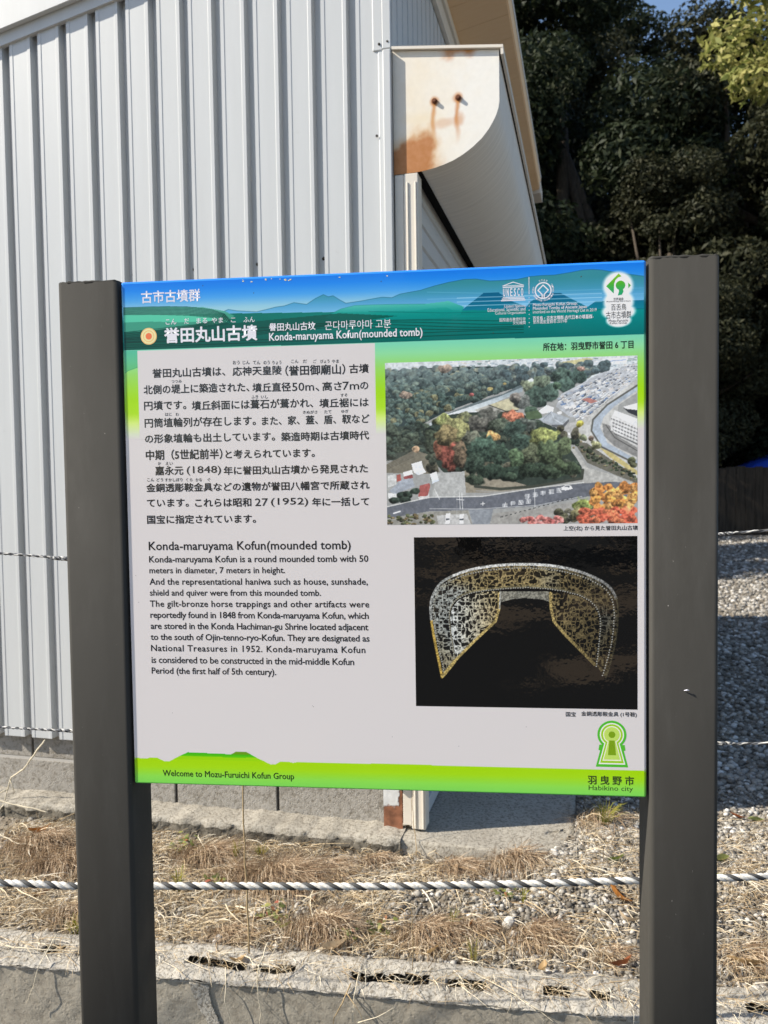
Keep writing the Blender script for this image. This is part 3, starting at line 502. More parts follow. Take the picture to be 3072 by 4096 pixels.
# ================================================================== INFORMATION SIGN (local axes: x along the board, y away from the camera, z up)
# lettering and outlines on the board in millimetres from its centre: (words, left, right, bottom, top)
D = {'body': [('誉田丸山古墳は、', -395.5, -263.5, 279.1, 295.5), ('応神天皇陵', -250.7, -163.3, 278.5, 294.5), ('（誉田御廟山）', -157.1, -52.0, 275.9, 294.1), ('古墳', -45.4, -11.6, 277.2, 293.0), ('北側の堤上に築造された、', -412.3, -221.2, 250.7, 267.2), ('墳丘直径', -215.9, -147.8, 249.3, 265.3), ('50m、', -145.5, -97.8, 248.6, 264.2), ('高さ', -92.6, -58.5, 248.5, 264.4), ('7m', -57.3, -28.6, 249.4, 263.5), ('の', -26.9, -12.6, 249.3, 262.3), ('円墳です。', -412.3, -335.1, 222.6, 239.1), ('墳丘斜面には葺石が葺かれ、', -325.5, -109.1, 220.6, 237.2), ('墳丘裾には', -98.3, -12.5, 219.7, 235.5), ('円筒埴輪列が存在します。', -412.2, -210.7, 192.1, 208.9), ('また、家、蓋、盾、靫など', -200.3, -11.5, 191.5, 207.5), ('の形象埴輪も出土しています。', -412.3, -177.4, 164.6, 180.8), ('築造時期は古墳時代', -166.5, -12.8, 163.5, 179.2), ('中期（5世紀前半）', -411.6, -271.9, 134.6, 153.2), ('と考えられています。', -266.8, -107.7, 135.2, 150.7), ('嘉永元', -395.1, -343.5, 107.9, 124.0), ('(1848)', -337.5, -275.0, 106.7, 123.2), ('年に誉田丸山古墳から発見された', -270.5, -15.7, 106.6, 122.1), ('金銅透彫鞍金具などの遺物が誉田八幡宮で所蔵され', -412.3, -13.2, 78.1, 93.7), ('ています。', -411.9, -335.0, 51.7, 66.3), ('これらは昭和', -323.8, -222.0, 50.6, 66.3), ('27', -215.5, -192.4, 51.6, 65.2), ('(1952)', -187.1, -120.9, 49.7, 65.5), ('年に一括して', -114.2, -14.5, 50.2, 65.1), ('国宝に指定されています。', -412.4, -214.3, 21.8, 37.6)],
 'furigana': [('おう', -249.8, -237.4, 298.5, 305.1), ('じん', -232.0, -219.7, 298.0, 304.5), ('てん', -213.8, -201.1, 297.4, 304.0), ('のう', -195.2, -184.1, 296.9, 303.4), ('りょう', -179.1, -163.6, 296.3, 302.9), ('こん', -146.3, -133.8, 297.7, 303.9), ('だ', -125.7, -118.7, 297.2, 303.4), ('ご', -107.7, -101.9, 296.7, 302.9), ('びょう', -95.3, -79.4, 296.1, 302.4), ('やま', -75.1, -63.0, 295.6, 301.8), ('つつみ', -361.2, -342.5, 269.3, 274.8), ('ふき', -218.0, -205.9, 238.6, 244.6), ('いし', -200.9, -188.6, 238.1, 244.2), ('すそ', -61.1, -49.0, 237.5, 243.4), ('はに', -374.2, -362.1, 212.0, 217.8), ('わ', -355.1, -349.1, 211.6, 217.4), ('きぬがさ', -127.3, -102.0, 210.0, 215.9), ('たて', -89.9, -77.4, 209.8, 215.8), ('ゆぎ', -60.1, -47.7, 210.0, 215.9), ('か', -389.8, -384.1, 126.0, 131.8), ('えい', -375.6, -362.5, 125.7, 131.5), ('こん', -410.4, -397.6, 97.2, 103.4), ('どう', -393.1, -380.9, 97.0, 103.2), ('すかしぼり', -377.9, -345.4, 96.6, 102.8), ('くら', -339.1, -327.3, 96.3, 102.4), ('かな', -321.9, -309.9, 96.0, 102.1), ('ぐ', -300.2, -294.8, 95.8, 101.9)],
 'english': [('Konda-maruyama Kofun is a round mounded tomb with 50', -410.7, -17.2, -50.6, -35.1), ('meters in diameter, 7 meters in height.', -410.7, -164.4, -69.7, -55.3), ('And the representational haniwa such as house, sunshade,', -410.9, -18.7, -90.3, -75.1), ('shield and quiver were from this mounded tomb.', -410.9, -101.3, -109.7, -95.0), ('The gilt-bronze horse trappings and other artifacts were', -411.4, -16.9, -129.8, -114.6), ('reportedly found in 1848 from Konda-maruyama Kofun, which', -411.1, -18.1, -149.8, -134.5), ('are stored in the Konda Hachiman-gu Shrine located adjacent', -411.0, -19.0, -169.7, -154.2), ('to the south of Ojin-tenno-ryo-Kofun. They are designated as', -411.6, -17.3, -189.4, -174.1), ('National Treasures in 1952. Konda-maruyama Kofun', -411.5, -24.8, -209.5, -194.2), ('is considered to be constructed in the mid-middle Kofun', -411.1, -44.9, -227.3, -215.2), ('Period (the first half of 5th century).', -411.4, -183.7, -250.0, -234.9)],
 'english_title': [('Konda-maruyama Kofun(mounded tomb)', -410.7, -47.5, -29.8, -9.4)],
 'welcome': [('Welcome to Mozu-Furuichi Kofun Group', -395.8, -155.2, -435.6, -420.6)],
 'city': [('羽 曳 野 市', 352.1, 428.7, -426.7, -410.8), ('Habikino city', 353.7, 426.8, -439.2, -428.1)],
 'captions': [('国宝', 316.2, 332.7, -311.0, -302.8), ('金銅透彫鞍金具 (1号鞍)', 341.8, 433.2, -310.7, -301.4), ('上空(北) から見た誉田丸山古墳', 313.9, 435.2, 3.6, 12.8), ('所在地：羽曳野市誉田 6 丁目', 281.8, 428.6, 305.1, 318.6)],
 'title': [('古市古墳群', -412.3, -305.2, 409.6, 431.3), ('誉田丸山古墳', -372.0, -205.0, 338.7, 366.1)],
 'title_small': [('こん', -368.9, -349.4, 371.2, 381.1), ('だ', -335.2, -326.4, 371.6, 381.1), ('まる', -313.3, -293.6, 371.3, 380.8), ('やま', -285.8, -265.5, 371.1, 380.5), ('こ', -251.5, -242.8, 371.1, 379.1), ('ふん', -229.2, -209.0, 370.4, 379.5), ('譽田丸山古坟', -184.0, -102.6, 353.4, 367.4), ('Konda-maruyama Kofun(mounded tomb)', -184.3, 81.3, 332.9, 350.9)],
 'korean': [('곤다마루야마 고분', -86.1, 27.6, 352.2, 367.4)],
 'un': [('United Nations', 218.6, 253.5, 379.0, 384.1), ('Educational, Scientific and', 190.9, 253.5, 372.3, 379.1), ('Cultural Organization', 203.2, 253.4, 366.6, 372.8), ('国際連合教育科学', 210.3, 253.4, 355.8, 362.2), ('文化機関', 232.3, 253.3, 350.5, 356.3), ('inscribed on the World Heritage List in 2019', 265.7, 369.4, 366.0, 373.0), ('世界遺産登録年:2019年', 265.6, 321.7, 350.4, 357.1)],
 'un_bold': [('Mozu-Furuichi Kofun Group:', 265.8, 338.4, 378.1, 384.6), ('Mounded Tombs of Ancient Japan', 265.7, 353.6, 372.0, 378.8), ('百舌鳥・古市古墳群-古代日本の墳墓群-', 265.6, 364.3, 356.1, 363.1)],
 'osaka': [('世界遺産', 396.6, 412.7, 383.9, 388.7), ('World Heritage Site of Osaka', 385.0, 424.3, 381.0, 383.9), ('百舌鳥', 392.8, 417.1, 367.9, 378.5), ('古市古墳群', 384.6, 424.9, 354.5, 366.6), ('Mozu-Furuichi', 389.0, 419.9, 349.1, 353.5), ('Kofun Group', 390.6, 418.3, 344.6, 349.1)],
 'ridge': [(-269.7, 388.4), (-255.6, 393.6), (-240.0, 390.7), (-205.3, 387.7), (-187.9, 391.1), (-170.5, 394.8), (-156.7, 396.0), (-139.4, 401.0), (-127.5, 398.9), (-117.2, 397.2), (-101.7, 406.6), (-88.0, 412.7), (-79.5, 408.7), (-71.0, 410.1), (-59.3, 402.3), (-49.2, 396.6), (-23.9, 399.3), (-0.3, 402.7), (13.2, 404.5), (29.9, 402.9), (43.3, 408.3), (53.3, 409.9), (79.6, 413.6), (86.3, 415.6), (102.8, 419.9), (126.0, 424.8), (152.2, 428.6), (171.8, 428.5), (194.6, 424.3), (217.3, 424.4), (240.0, 425.1), (262.5, 429.0), (281.8, 429.8), (301.0, 429.7), (326.5, 432.8), (345.6, 435.8), (361.4, 436.4), (377.2, 434.8), (408.7, 428.4), (427.5, 425.1), (450.0, 421.0)],
 'mounds': [[(145.1, 376.1), (184.7, 405.2), (209.1, 404.9), (231.6, 389.2), (255.8, 379.2), (255.7, 372.1)], [(249.3, 372.3), (262.3, 388.0), (284.8, 400.1), (310.4, 400.3), (326.3, 391.1), (354.9, 375.5), (354.9, 368.5)], [(345.3, 368.8), (367.6, 384.0), (450.0, 383.1), (449.9, 365.0)], [(65.9, 379.0), (95.8, 382.8), (122.2, 383.2), (135.3, 376.5)]],
 'hdr': {'bot': [(-450.9, 329.2), (449.3, 327.4)],
 'boxL': (-422.1, 328.3), 'boxR': (-0.4, 325.7), 'fade0': 207.5, 'fade1': 174.6, 'base': [(-268.0, 387.3), (85.8, 378.9), (449.3, 368.8)],
 'lowtop': [(-448.7, 403.4), (-268.0, 386.6)],
 'circle': (-400.3, 352.2), 'circler': 14.7, 'temple': [(213.2, 389.9), (253.5, 421.3)],
 'dots': [(259.6, 427.5), (259.1, 346.1)],
 'ring': (282.6, 405.0), 'glow': [(381.7, 342.5), (427.5, 433.3)],
 'em': {'left': [(385.0, 408.0), (404.9, 427.9), (409.6, 423.3), (404.0, 421.6), (399.9, 417.9), (397.7, 412.3), (397.0, 395.7)],
 'right': [(420.3, 412.3), (424.6, 408.0), (420.6, 403.4)],
 'key': [(408.0, 408.7), (414.0, 408.4)],
 'foot': [(404.9, 405.0), (411.2, 404.7), (412.7, 398.3), (410.2, 393.3), (403.6, 392.2), (405.5, 398.6)]}}, 'mint1': [(-450.9, 391.5), (-398.9, 389.7), (-345.6, 386.7), (-303.2, 383.9), (-275.2, 380.1), (-261.2, 378.0), (-289.4, 374.6), (-345.9, 374.9), (-399.2, 377.8), (-451.3, 377.9)],
 'mint2': [(-85.3, 373.4), (-74.9, 379.7), (-57.8, 387.3), (-34.1, 392.1), (-0.4, 392.2), (33.1, 391.6), (86.3, 390.2), (125.6, 393.8), (151.8, 383.1), (145.1, 370.2), (85.7, 372.4)],
 'ph1': [(17.1, 293.1), (435.2, 293.4), (434.9, 15.5), (15.9, 17.4)],
 'ph2': [(62.4, -4.4), (435.2, -5.4), (433.8, -297.7), (61.8, -296.6)],
 'foot': [(-449.3, -399.9), (-425.3, -400.9), (-419.1, -399.2), (-405.2, -398.9), (-393.0, -404.9), (-382.1, -404.7), (-372.8, -399.6), (-363.4, -394.6), (-347.9, -387.6), (-268.7, -389.6), (-258.9, -384.3), (-241.3, -384.5), (-220.5, -395.6), (-207.1, -401.6), (-196.7, -406.4), (-187.7, -405.6), (-180.1, -400.6), (-165.2, -400.6), (-156.3, -402.4), (-150.3, -401.1), (-101.4, -400.8), (32.8, -400.1), (175.8, -400.8), (315.8, -400.7), (448.6, -401.0)],
 'foot_dark': [(-363.4, -394.6), (-347.9, -387.6), (-268.7, -389.6), (-258.9, -384.3), (-241.3, -384.5), (-222.0, -394.8), (-250.7, -395.5), (-311.4, -395.1)],
 'foot_base': [(-448.4, -446.0), (448.5, -445.5)],
 'key': {'c': (392.4, -340.6), 'top': (392.4, -316.5), 'base': [(365.4, -396.0), (419.0, -396.1)],
 'barb': [(369.9, -359.5), (414.7, -359.9)],
 'cr': 23.9}}
sign = empty('information_sign', (-0.011094, 1.388058, 0), -0.109570, 'colourful tourist information board about an ancient burial mound, held between two dark grey posts', 'sign')
ZB = 1.40215
def rrect(x0, x1, y0, y1, r, n=6):
    P = []
    for cx, cy, a0 in ((x1-r, y1-r, 0), (x0+r, y1-r, 90), (x0+r, y0+r, 180), (x1-r, y0+r, 270)):
        for k in range(n+1): P.append((cx+r*math.cos(R(a0+90*k/n)), cy+r*math.sin(R(a0+90*k/n))))
    return P
for (x0, x1) in ((-0.5645, -0.4535), (0.4535, 0.5645)):
    mb = MB(); pr = rrect(x0, x1, -0.005, 0.090, 0.0085); mb.extrude(pr, 'z', -0.3, ZB+0.4495)
    po = mb.build('post', M_POST, sign)
    for pl in po.data.polygons: pl.use_smooth = len(pl.vertices) == 4
    # uneven weld bead round the closed top
    g = random.Random(int(x0*1000)); mb = MB(); ring = rrect(x0+0.003, x1-0.003, -0.002, 0.087, 0.0065, 4); pts = []
    for i in range(len(ring)):
        a, b = Vector(ring[i]), Vector(ring[(i+1) % len(ring)]); m = max(1, int((b-a).length/0.006))
        for k in range(m): q = a.lerp(b, k/m); pts.append((q.x, q.y, ZB+0.4494+g.uniform(-0.0005, 0.0005)))
    pts.append(pts[0]); rad = [0.0032*(1+0.20*g.uniform(-1, 1)) for _ in pts]; rad[-1] = rad[0]
    mb.tube(pts, rad, 8); mb.build('weld_bead', M_POST, po, smooth=True)
    mb = MB(); mb.add([(q[0], q[1], ZB+0.4500) for q in rrect(x0+0.004, x1-0.004, -0.001, 0.086, 0.006)], [tuple(range(28))]); mb.build('post_cap', M_POST, po)

AL = 1.21
def alb(c): return np.clip(lin(c)*AL, 0.004, 0.86)
def rgb(r, g, b): return np.array([r, g, b], float)/255
WHITE = rgb(200, 195, 194)
t = NT('board_edge', 0.55, 0.05)
sep = t.n('SeparateXYZ'); t.link(t.co.outputs['Object'], sep.inputs[0]); mr = t.n('MapRange'); mr.inputs[1].default_value = ZB-0.45; mr.inputs[2].default_value = ZB+0.45; t.link(sep.outputs['Z'], mr.inputs[0])
vs = lambda v: (v+450)/900
t.color(t.ramp(mr.outputs[0], [(0.0, alb(rgb(90, 180, 80))), (vs(-402), alb(rgb(150, 200, 10))), (vs(-399), alb(WHITE)), (vs(176), alb(WHITE)), (vs(225), alb(rgb(150, 205, 20))), (vs(325), alb(rgb(100, 180, 140))), (vs(331), alb(rgb(0, 105, 95))), (vs(378), alb(rgb(20, 130, 130))), (vs(396), alb(rgb(120, 185, 205))), (vs(450), alb(rgb(28, 118, 214)))])); t.coat(0.3, 0.05); M_EDGE = t.m
mb = MB(); mb.bar(-0.4495, 0.4495, 0.0, 0.026, ZB-0.4475, ZB+0.4485, 0.004); panel = mb.build('panel', M_EDGE, sign)
for p_ in panel.data.polygons: p_.use_smooth = False

def vnoise(shape, cell, seed):
    g = np.random.default_rng(seed); ny, nx = shape; gy, gx = int(ny/cell)+3, int(nx/cell)+3; a = g.random((gy, gx))
    y = np.arange(ny)/cell; x = np.arange(nx)/cell; iy, ix = y.astype(int), x.astype(int); fy, fx = y-iy, x-ix; fy = fy*fy*(3-2*fy); fx = fx*fx*(3-2*fx)
    A = a[iy][:, ix]; B = a[iy][:, ix+1]; C_ = a[iy+1][:, ix]; D_ = a[iy+1][:, ix+1]
    return (A*(1-fx)+B*fx)*(1-fy)[:, None]+(C_*(1-fx)+D_*fx)*fy[:, None]
class Canvas:
    def __init__(s, u0, u1, v0, v1, step, bgc):
        s.box = (u0, u1, v0, v1); s.nx = int(round((u1-u0)/step))+1; s.ny = int(round((v1-v0)/step))+1
        s.u = np.linspace(u0, u1, s.nx); s.v = np.linspace(v0, v1, s.ny); s.U, s.V = np.meshgrid(s.u, s.v)
        s.X, s.Y = s.U, s.V; s.C = np.tile(np.asarray(bgc, float), (s.ny, s.nx, 1))
    def warp(s, x0, x1, y0, y1):            # own drawing coordinates: x to the right, y down
        u0, u1, v0, v1 = s.box; s.X = x0+(s.U-u0)/(u1-u0)*(x1-x0); s.Y = y0+(v1-s.V)/(v1-v0)*(y1-y0)
    def put(s, m, c, a=1.0):
        m = m*a if not isinstance(m, bool) else m
        c = np.asarray(c, float); s.C = s.C*(1-m[..., None])+c*m[..., None]
    def poly(s, pts, c, a=1.0):
        m = np.zeros(s.X.shape, bool); n = len(pts); ys = [p[1] for p in pts]
        for i in range(n):
            x0, y0 = pts[i]; x1, y1 = pts[(i+1) % n]
            if y0 == y1: continue
            cr = ((y0 > s.Y) != (y1 > s.Y)); m ^= cr & (s.X < (x1-x0)*(s.Y-y0)/(y1-y0)+x0)
        s.put(m.astype(float), c, a); return m
    def seg(s, pts):
        d = np.full(s.X.shape, 1e9)
        for (x0, y0), (x1, y1) in zip(pts[:-1], pts[1:]):
            L = (x1-x0)**2+(y1-y0)**2+1e-9; tt = np.clip(((s.X-x0)*(x1-x0)+(s.Y-y0)*(y1-y0))/L, 0, 1); d = np.minimum(d, np.hypot(s.X-x0-tt*(x1-x0), s.Y-y0-tt*(y1-y0)))
        return d
    def line(s, pts, w, c, a=1.0): s.put(np.clip((w/2-s.seg(pts))/(abs(s.X[0, 1]-s.X[0, 0]))+0.5, 0, 1), c, a)
    def grad(s, stops, key=None):
        k = s.V if key is None else key; ps = [q[0] for q in stops]; cs = np.array([q[1] for q in stops]); return np.stack([np.interp(k, ps, cs[:, i]) for i in range(3)], -1)
    def build(s, name, mat, parent, y):
        V = np.stack([s.U/1000, np.full(s.U.shape, y), ZB+s.V/1000], -1).reshape(-1, 3); i = np.arange(s.nx*s.ny).reshape(s.ny, s.nx)
        F = np.stack([i[:-1, :-1], i[:-1, 1:], i[1:, 1:], i[1:, :-1]], -1).reshape(-1, 4)
        return mesh(name, V, F, mat, parent, cols=alb(np.clip(s.C, 0, 1)))
# ---- header
c = Canvas(-445.5, 445.5, 172, 444.5, 0.8, WHITE)
sky_c = c.grad([(380, rgb(165, 200, 200)), (398, rgb(135, 185, 205)), (415, rgb(70, 150, 215)), (432, rgb(32, 125, 216)), (445, rgb(22, 112, 212))]); c.C = sky_c
hillc = c.grad([(366, rgb(150, 200, 215)), (380, rgb(112, 175, 212)), (396, rgb(78, 150, 192)), (408, rgb(60, 138, 165)), (424, rgb(50, 128, 140))])
rg = D['ridge']
c.poly(rg+[(450, 360), (-268, 360)], hillc); c.line(rg, 0.9, rgb(25, 85, 105), 0.8)
c.line([(90, 410), (200, 403.5), (450, 403)], 1.0, rgb(105, 175, 205), 0.5); c.line([(90, 398), (450, 393.5)], 1.0, rgb(130, 190, 215), 0.45)
m = (c.V < 393+0.012*c.U*0) & (c.U > 60); 
for q in D['mounds']: c.poly(q, c.grad([(372, rgb(18, 118, 138)), (395, rgb(14, 92, 128)), (412, rgb(20, 86, 118))]))
for vv in (398.0, 391.4, 384.6): c.line([(140, vv), (378, vv-1.2)], 0.9, rgb(165, 210, 228), 0.85)
bx = [q[0] for q in ((-450.9, 387), (-268, 387), (85.8, 379), (300, 373), (450, 369))]; bv = [387, 387, 379, 373, 369]
base = np.interp(c.U, bx, bv); m = (c.V < base)
low_c = np.stack([np.interp(c.U, [-450, -200, 60, 450], [0, 0, 2, 0]), np.interp(c.U, [-450, -200, 60, 450], [92, 100, 118, 130]), np.interp(c.U, [-450, -200, 60, 450], [76, 88, 110, 130])], -1)/255
low_c = low_c*(0.80+0.25*np.clip((c.V-328)/50, 0, 1))[..., None]; c.put(m.astype(float), low_c)
c.poly(D['mint2']+[(200, 366), (-60, 366)], c.grad([(362, rgb(0, 122, 118)), (378, rgb(20, 140, 130)), (398, rgb(95, 190, 168))]), 0.9)
c.line(D['mint2'][:7], 0.7, rgb(30, 110, 105), 0.7)
# winding contour bands at the left
def wave(f, n=40): return [(-450+i*(700/n), f(-450+i*(700/n))) for i in range(n+1)]
c.poly([(-450, 403.5), (-360, 403), (-300, 399), (-262, 391), (-245, 382), (-260, 372), (-300, 366), (-450, 360)], rgb(70, 150, 125), 0.85)
c.poly(D['mint1'], rgb(82, 184, 152))
dk = rgb(0, 38, 32)
for k in range(7):
    c.line([(-450, 403.5-2.0*k), (-390, 403.2-2.2*k), (-330, 401-2.4*k), (-285, 394-2.2*k), (-262+2*k, 386-2.1*k), (-270+3*k, 378-1.6*k), (-310, 370-1.1*k), (-450, 360-3.2*k)], 0.9, dk, 0.9)
c.poly([(-450, 352), (-330, 365), (-200, 372), (-60, 380), (40, 372), (-100, 356), (-300, 349), (-450, 340)], rgb(0, 72, 62), 0.75)
for k in range(4):
    c.line(wave(lambda u, k=k: 350-4*k+16*smooth(-420, -60, u)-9*smooth(-60, 240, u)+2*math.sin(u/70+k)), 0.9, dk, 0.85)
c.line(wave(lambda u: 341+1.5*math.sin(u/110)), 0.9, dk, 0.85); c.line(wave(lambda u: 334+0.004*(u+450)), 0.9, dk, 0.85)
c.line([(-10, 381), (120, 374), (300, 371), (445, 369)], 0.7, rgb(10, 70, 75), 0.7)
# pale lower strip with the fade to white, white text field
lo = c.grad([(172, WHITE), (181, rgb(198, 206, 180)), (200, rgb(195, 218, 120)), (218, rgb(158, 205, 35)), (240, rgb(150, 202, 22)), (285, rgb(140, 200, 95)), (310, rgb(132, 203, 150)), (328, rgb(112, 196, 168))])
m = (c.V < np.interp(c.U, [-450, 450], [329.2, 327.4])).astype(float); c.put(m, lo)
c.line([(-450, 286), (-440, 293), (-421, 299)], 0.7, rgb(30, 110, 80), 0.8); c.poly([(-450, 328), (-421, 328), (-421, 299), (-440, 293), (-450, 286)], rgb(40, 145, 110), 0.45)
c.put(((c.U > -422) & (c.U < -0.4) & (c.V < 327.2)).astype(float), WHITE)
# glow behind the emblem
gl = np.zeros(c.U.shape)
for (gu, gv, ru, rv) in ((404, 408, 25, 24), (405, 381, 25, 22), (405, 366, 28, 15), (405, 352, 21, 12), (404, 395, 20, 24)):
    d = np.hypot((c.U-gu)/ru, (c.V-gv)/rv); gl = np.maximum(gl, np.clip((1.12-d)/0.34, 0, 1))
gl = gl*gl*(3-2*gl); c.put(gl, rgb(236, 238, 240), 0.97)
for (u_, v_) in ((345, 426), (344.4, 424.6), (-300, 436), (12, 431), (200, 338), (-210, 420)): c.put((np.hypot(c.U-u_, c.V-v_) < 0.9).astype(float), rgb(70, 62, 56), 0.8)
hdr = c.build('header_print', M_PRINT, panel, -0.00006)

def polys(name, mat, parent, shapes, y):
    """flat shapes on the board, each a list of (u, v); bands as (outer, inner) pairs"""
    V = []; F = []
    for k, sh in enumerate(shapes):
        yy = y-0.000004*k
        if isinstance(sh, tuple):
            o, i = sh; n = len(o); b = len(V); V += [(p[0]/1000, yy, ZB+p[1]/1000) for p in o+i]; F += [(b+j, b+(j+1) % n, b+n+(j+1) % n, b+n+j) for j in range(n)]
        else:
            b = len(V); V += [(p[0]/1000, yy, ZB+p[1]/1000) for p in sh]; F.append(tuple(range(b, b+len(sh))))
    return mesh(name, V, F, mat, parent)
def circ(u, v, r, n=40): return [(u+r*math.cos(2*PI*k/n), v+r*math.sin(2*PI*k/n)) for k in range(n)]
def strip(pts, w):      # open polyline of width w as quads
    out = []
    for (a, b), (c_, d) in zip(pts[:-1], pts[1:]):
        L = math.hypot(c_-a, d-b); nx, ny = -(d-b)/L*w/2, (c_-a)/L*w/2; ex, ey = (c_-a)/L*w*0.3, (d-b)/L*w*0.3
        out.append([(a+nx-ex, b+ny-ey), (a-nx-ex, b-ny-ey), (c_-nx+ex, d-ny+ey), (c_+nx+ex, d+ny+ey)])
    return out
# ---- lettering: text curves fitted to measured extents and turned into meshes
_tq = []
def letters(name, entries, mat, bold=0.0, parent=None, y=-0.00016, spacing=False): _tq.append((name, entries, mat, bold, parent, y, spacing))
def flush_letters():
    curves = []; tmp = []
    for (name, entries, mat, bold, parent, y, spacing) in _tq:
        for e in entries:
            cu = bpy.data.curves.new('line', 'FONT'); cu.body = e[0]; cu.size = 1.0; cu.resolution_u = 2; cu.fill_mode = 'FRONT'; cu.space_word = 1.0
            o = bpy.data.objects.new('line', cu); COL.objects.link(o); tmp.append(o)
    bpy.context.view_layer.update()
    dg = bpy.context.evaluated_depsgraph_get(); k = 0; todo = []
    def ext(o):
        me = bpy.data.meshes.new_from_object(o.evaluated_get(dg)); n = len(me.vertices); co = np.zeros(n*3, np.float32); me.vertices.foreach_get('co', co); co = co.reshape(-1, 3)
        me.calc_loop_triangles(); tri = np.zeros(len(me.loop_triangles)*3, np.int32); me.loop_triangles.foreach_get('vertices', tri); bpy.data.meshes.remove(me); return co, tri.reshape(-1, 3)
    res = [ext(o) for o in tmp]
    # letter spacing for the justified lines: measure, change, measure again
    for (name, entries, mat, bold, parent, y, spacing) in _tq:
        for e in entries:
            if spacing:
                co, tri = res[k]; w_, h_ = np.ptp(co[:, 0]), np.ptp(co[:, 1]); want = (e[2]-e[1])/(e[4]-e[3])*h_*spacing
                tmp[k].data.space_character = 1.0+ (want-w_)/max(1, len(e[0])-1)/0.55
            k += 1
    bpy.context.view_layer.update(); dg = bpy.context.evaluated_depsgraph_get(); k = 0
    for (name, entries, mat, bold, parent, y, spacing) in _tq:
        VV = []; FF = []; nb = 0
        for e in entries:
            co, tri = ext(tmp[k]) if spacing else res[k]; k += 1
            x0, x1, y0, y1 = co[:, 0].min(), co[:, 0].max(), co[:, 1].min(), co[:, 1].max()
            s_, u0, u1, v0, v1 = e[:5]; b_ = bold*(1 if bold < 1 else 0)*(v1-v0)
            U_ = u0+b_+(co[:, 0]-x0)/max(1e-6, x1-x0)*(u1-u0-2*b_); V_ = v0+b_+(co[:, 1]-y0)/max(1e-6, y1-y0)*(v1-v0-2*b_)
            if len(e) > 5: ca, sa = math.cos(R(e[5])), math.sin(R(e[5])); U_, V_ = e[6]+ca*U_-sa*V_, e[7]+sa*U_+ca*V_
            offs = [(0, 0)] if not bold else [(b_*math.cos(a_), b_*math.sin(a_)) for a_ in np.arange(8)*PI/4]
            for j, (du, dv) in enumerate(offs):
                VV.append(np.stack([(U_+du)/1000, np.full(len(U_), y-0.000008*j), ZB+(V_+dv)/1000], -1)); FF.append(tri+nb); nb += len(U_)
        mesh(name, np.concatenate(VV), np.concatenate(FF), mat, parent)
    for o in tmp: cu = o.data; bpy.data.objects.remove(o); bpy.data.curves.remove(cu)
letters('area_name_lettering', D['title'][:1], INK_P, 0.022, hdr)
letters('site_name_lettering', D['title'][1:], INK_W, 0.030, hdr)
letters('reading_aid_lettering', D['title_small'][:6], INK_W, 0.012, hdr)
letters('chinese_name_lettering', D['title_small'][6:7], INK_W, 0.016, hdr)
letters('english_name_lettering', D['title_small'][7:], INK_W, 0.016, hdr)
letters('korean_lettering', D['korean'], INK_W, 0.0, hdr)
letters('world_heritage_lettering', D['un'], INK_W, 0.0, hdr)
letters('world_heritage_bold_lettering', D['un_bold'], INK_W, 0.012, hdr)
letters('emblem_lettering', D['osaka'], INK_K, 0.0, hdr)
letters('address_lettering', D['captions'][3:], INK_K, 0.018, hdr)
_isn = lambda e: all(q in '0123456789()m、' for q in e[0])
letters('japanese_text', [e for e in D['body'] if not _isn(e)], INK_K, 0.023, panel); [letters('numeral_text', [e], INK_K, 0.012, panel) for e in D['body'] if _isn(e)]
letters('reading_aid_text', D['furigana'], INK_K, 0.010, panel)
letters('english_text', D['english'], INK_K, 0.016, panel, spacing=1.0)
letters('english_heading', D['english_title'], INK_K, 0.014, panel)
letters('saddle_caption', D['captions'][:2], INK_K, 0.010, panel)
letters('aerial_caption', D['captions'][2:3], INK_K, 0.010, panel)
# round site mark left of the title, site emblem, temple emblem, world heritage ring
t = NT('mark_cream', 0.5, 0.2); t.color(alb(rgb(232, 208, 150))).coat(0.5, 0.05); mC = t.m
t = NT('mark_gold', 0.5, 0.2); t.color(alb(rgb(226, 176, 108))).coat(0.5, 0.05); mG = t.m
t = NT('mark_orange', 0.5, 0.2); t.color(alb(rgb(218, 108, 62))).coat(0.5, 0.05); mO = t.m
cu_, cv_ = D['hdr']['circle']
rm = polys('round_mark', mG, hdr, [circ(cu_, cv_, 14.7)], -0.00012); polys('round_mark_ring', mC, hdr, [(circ(cu_, cv_, 13.2), circ(cu_, cv_, 10.2))], -0.00016); polys('round_mark_inner_ring', mC, hdr, [circ(cu_, cv_, 8.8)], -0.00016); polys('round_mark_centre', mO, hdr, [circ(cu_, cv_, 5.8)], -0.0002)
t = NT('emblem_green', 0.5, 0.2); t.color(t.ramp(t.math('MULTIPLY', t.math('SUBTRACT', (lambda q: (t.link(t.co.outputs['Object'], q.inputs[0]), q.outputs['Z'])[1])(t.n('SeparateXYZ')), ZB+0.392), 27.0), [(0.0, alb(rgb(0, 150, 110))), (0.55, alb(rgb(70, 165, 40))), (1.0, alb(rgb(135, 185, 40)))])).coat(0.5, 0.05); mE = t.m
em = D['hdr']['em']
polys('site_emblem', mE, hdr, [em['left'], em['right'], circ(408, 408.6, 7.6), em['foot']], -0.00012)
T0, T1 = (213.2, 253.5), (389.9, 421.3); sh = []
for k, (a, b, z0, z1) in enumerate(((0, 0, 389.9, 391.7), (1.4, 1.2, 392.6, 394.1), (2.9, 2.6, 395.0, 396.3), (3.0, 2.6, 411.9, 413.5))): sh.append([(213.2+a, z0), (253.5-b, z0), (253.5-b, z1), (213.2+a, z1)])
sh.append(([(215.6, 414.6), (251.4, 414.6), (251.4, 415.4), (233.4, 421.6), (215.6, 415.4)], [(219.5, 415.6), (247.5, 415.6), (247.5, 415.65), (233.4, 420.1), (219.5, 415.65)]))
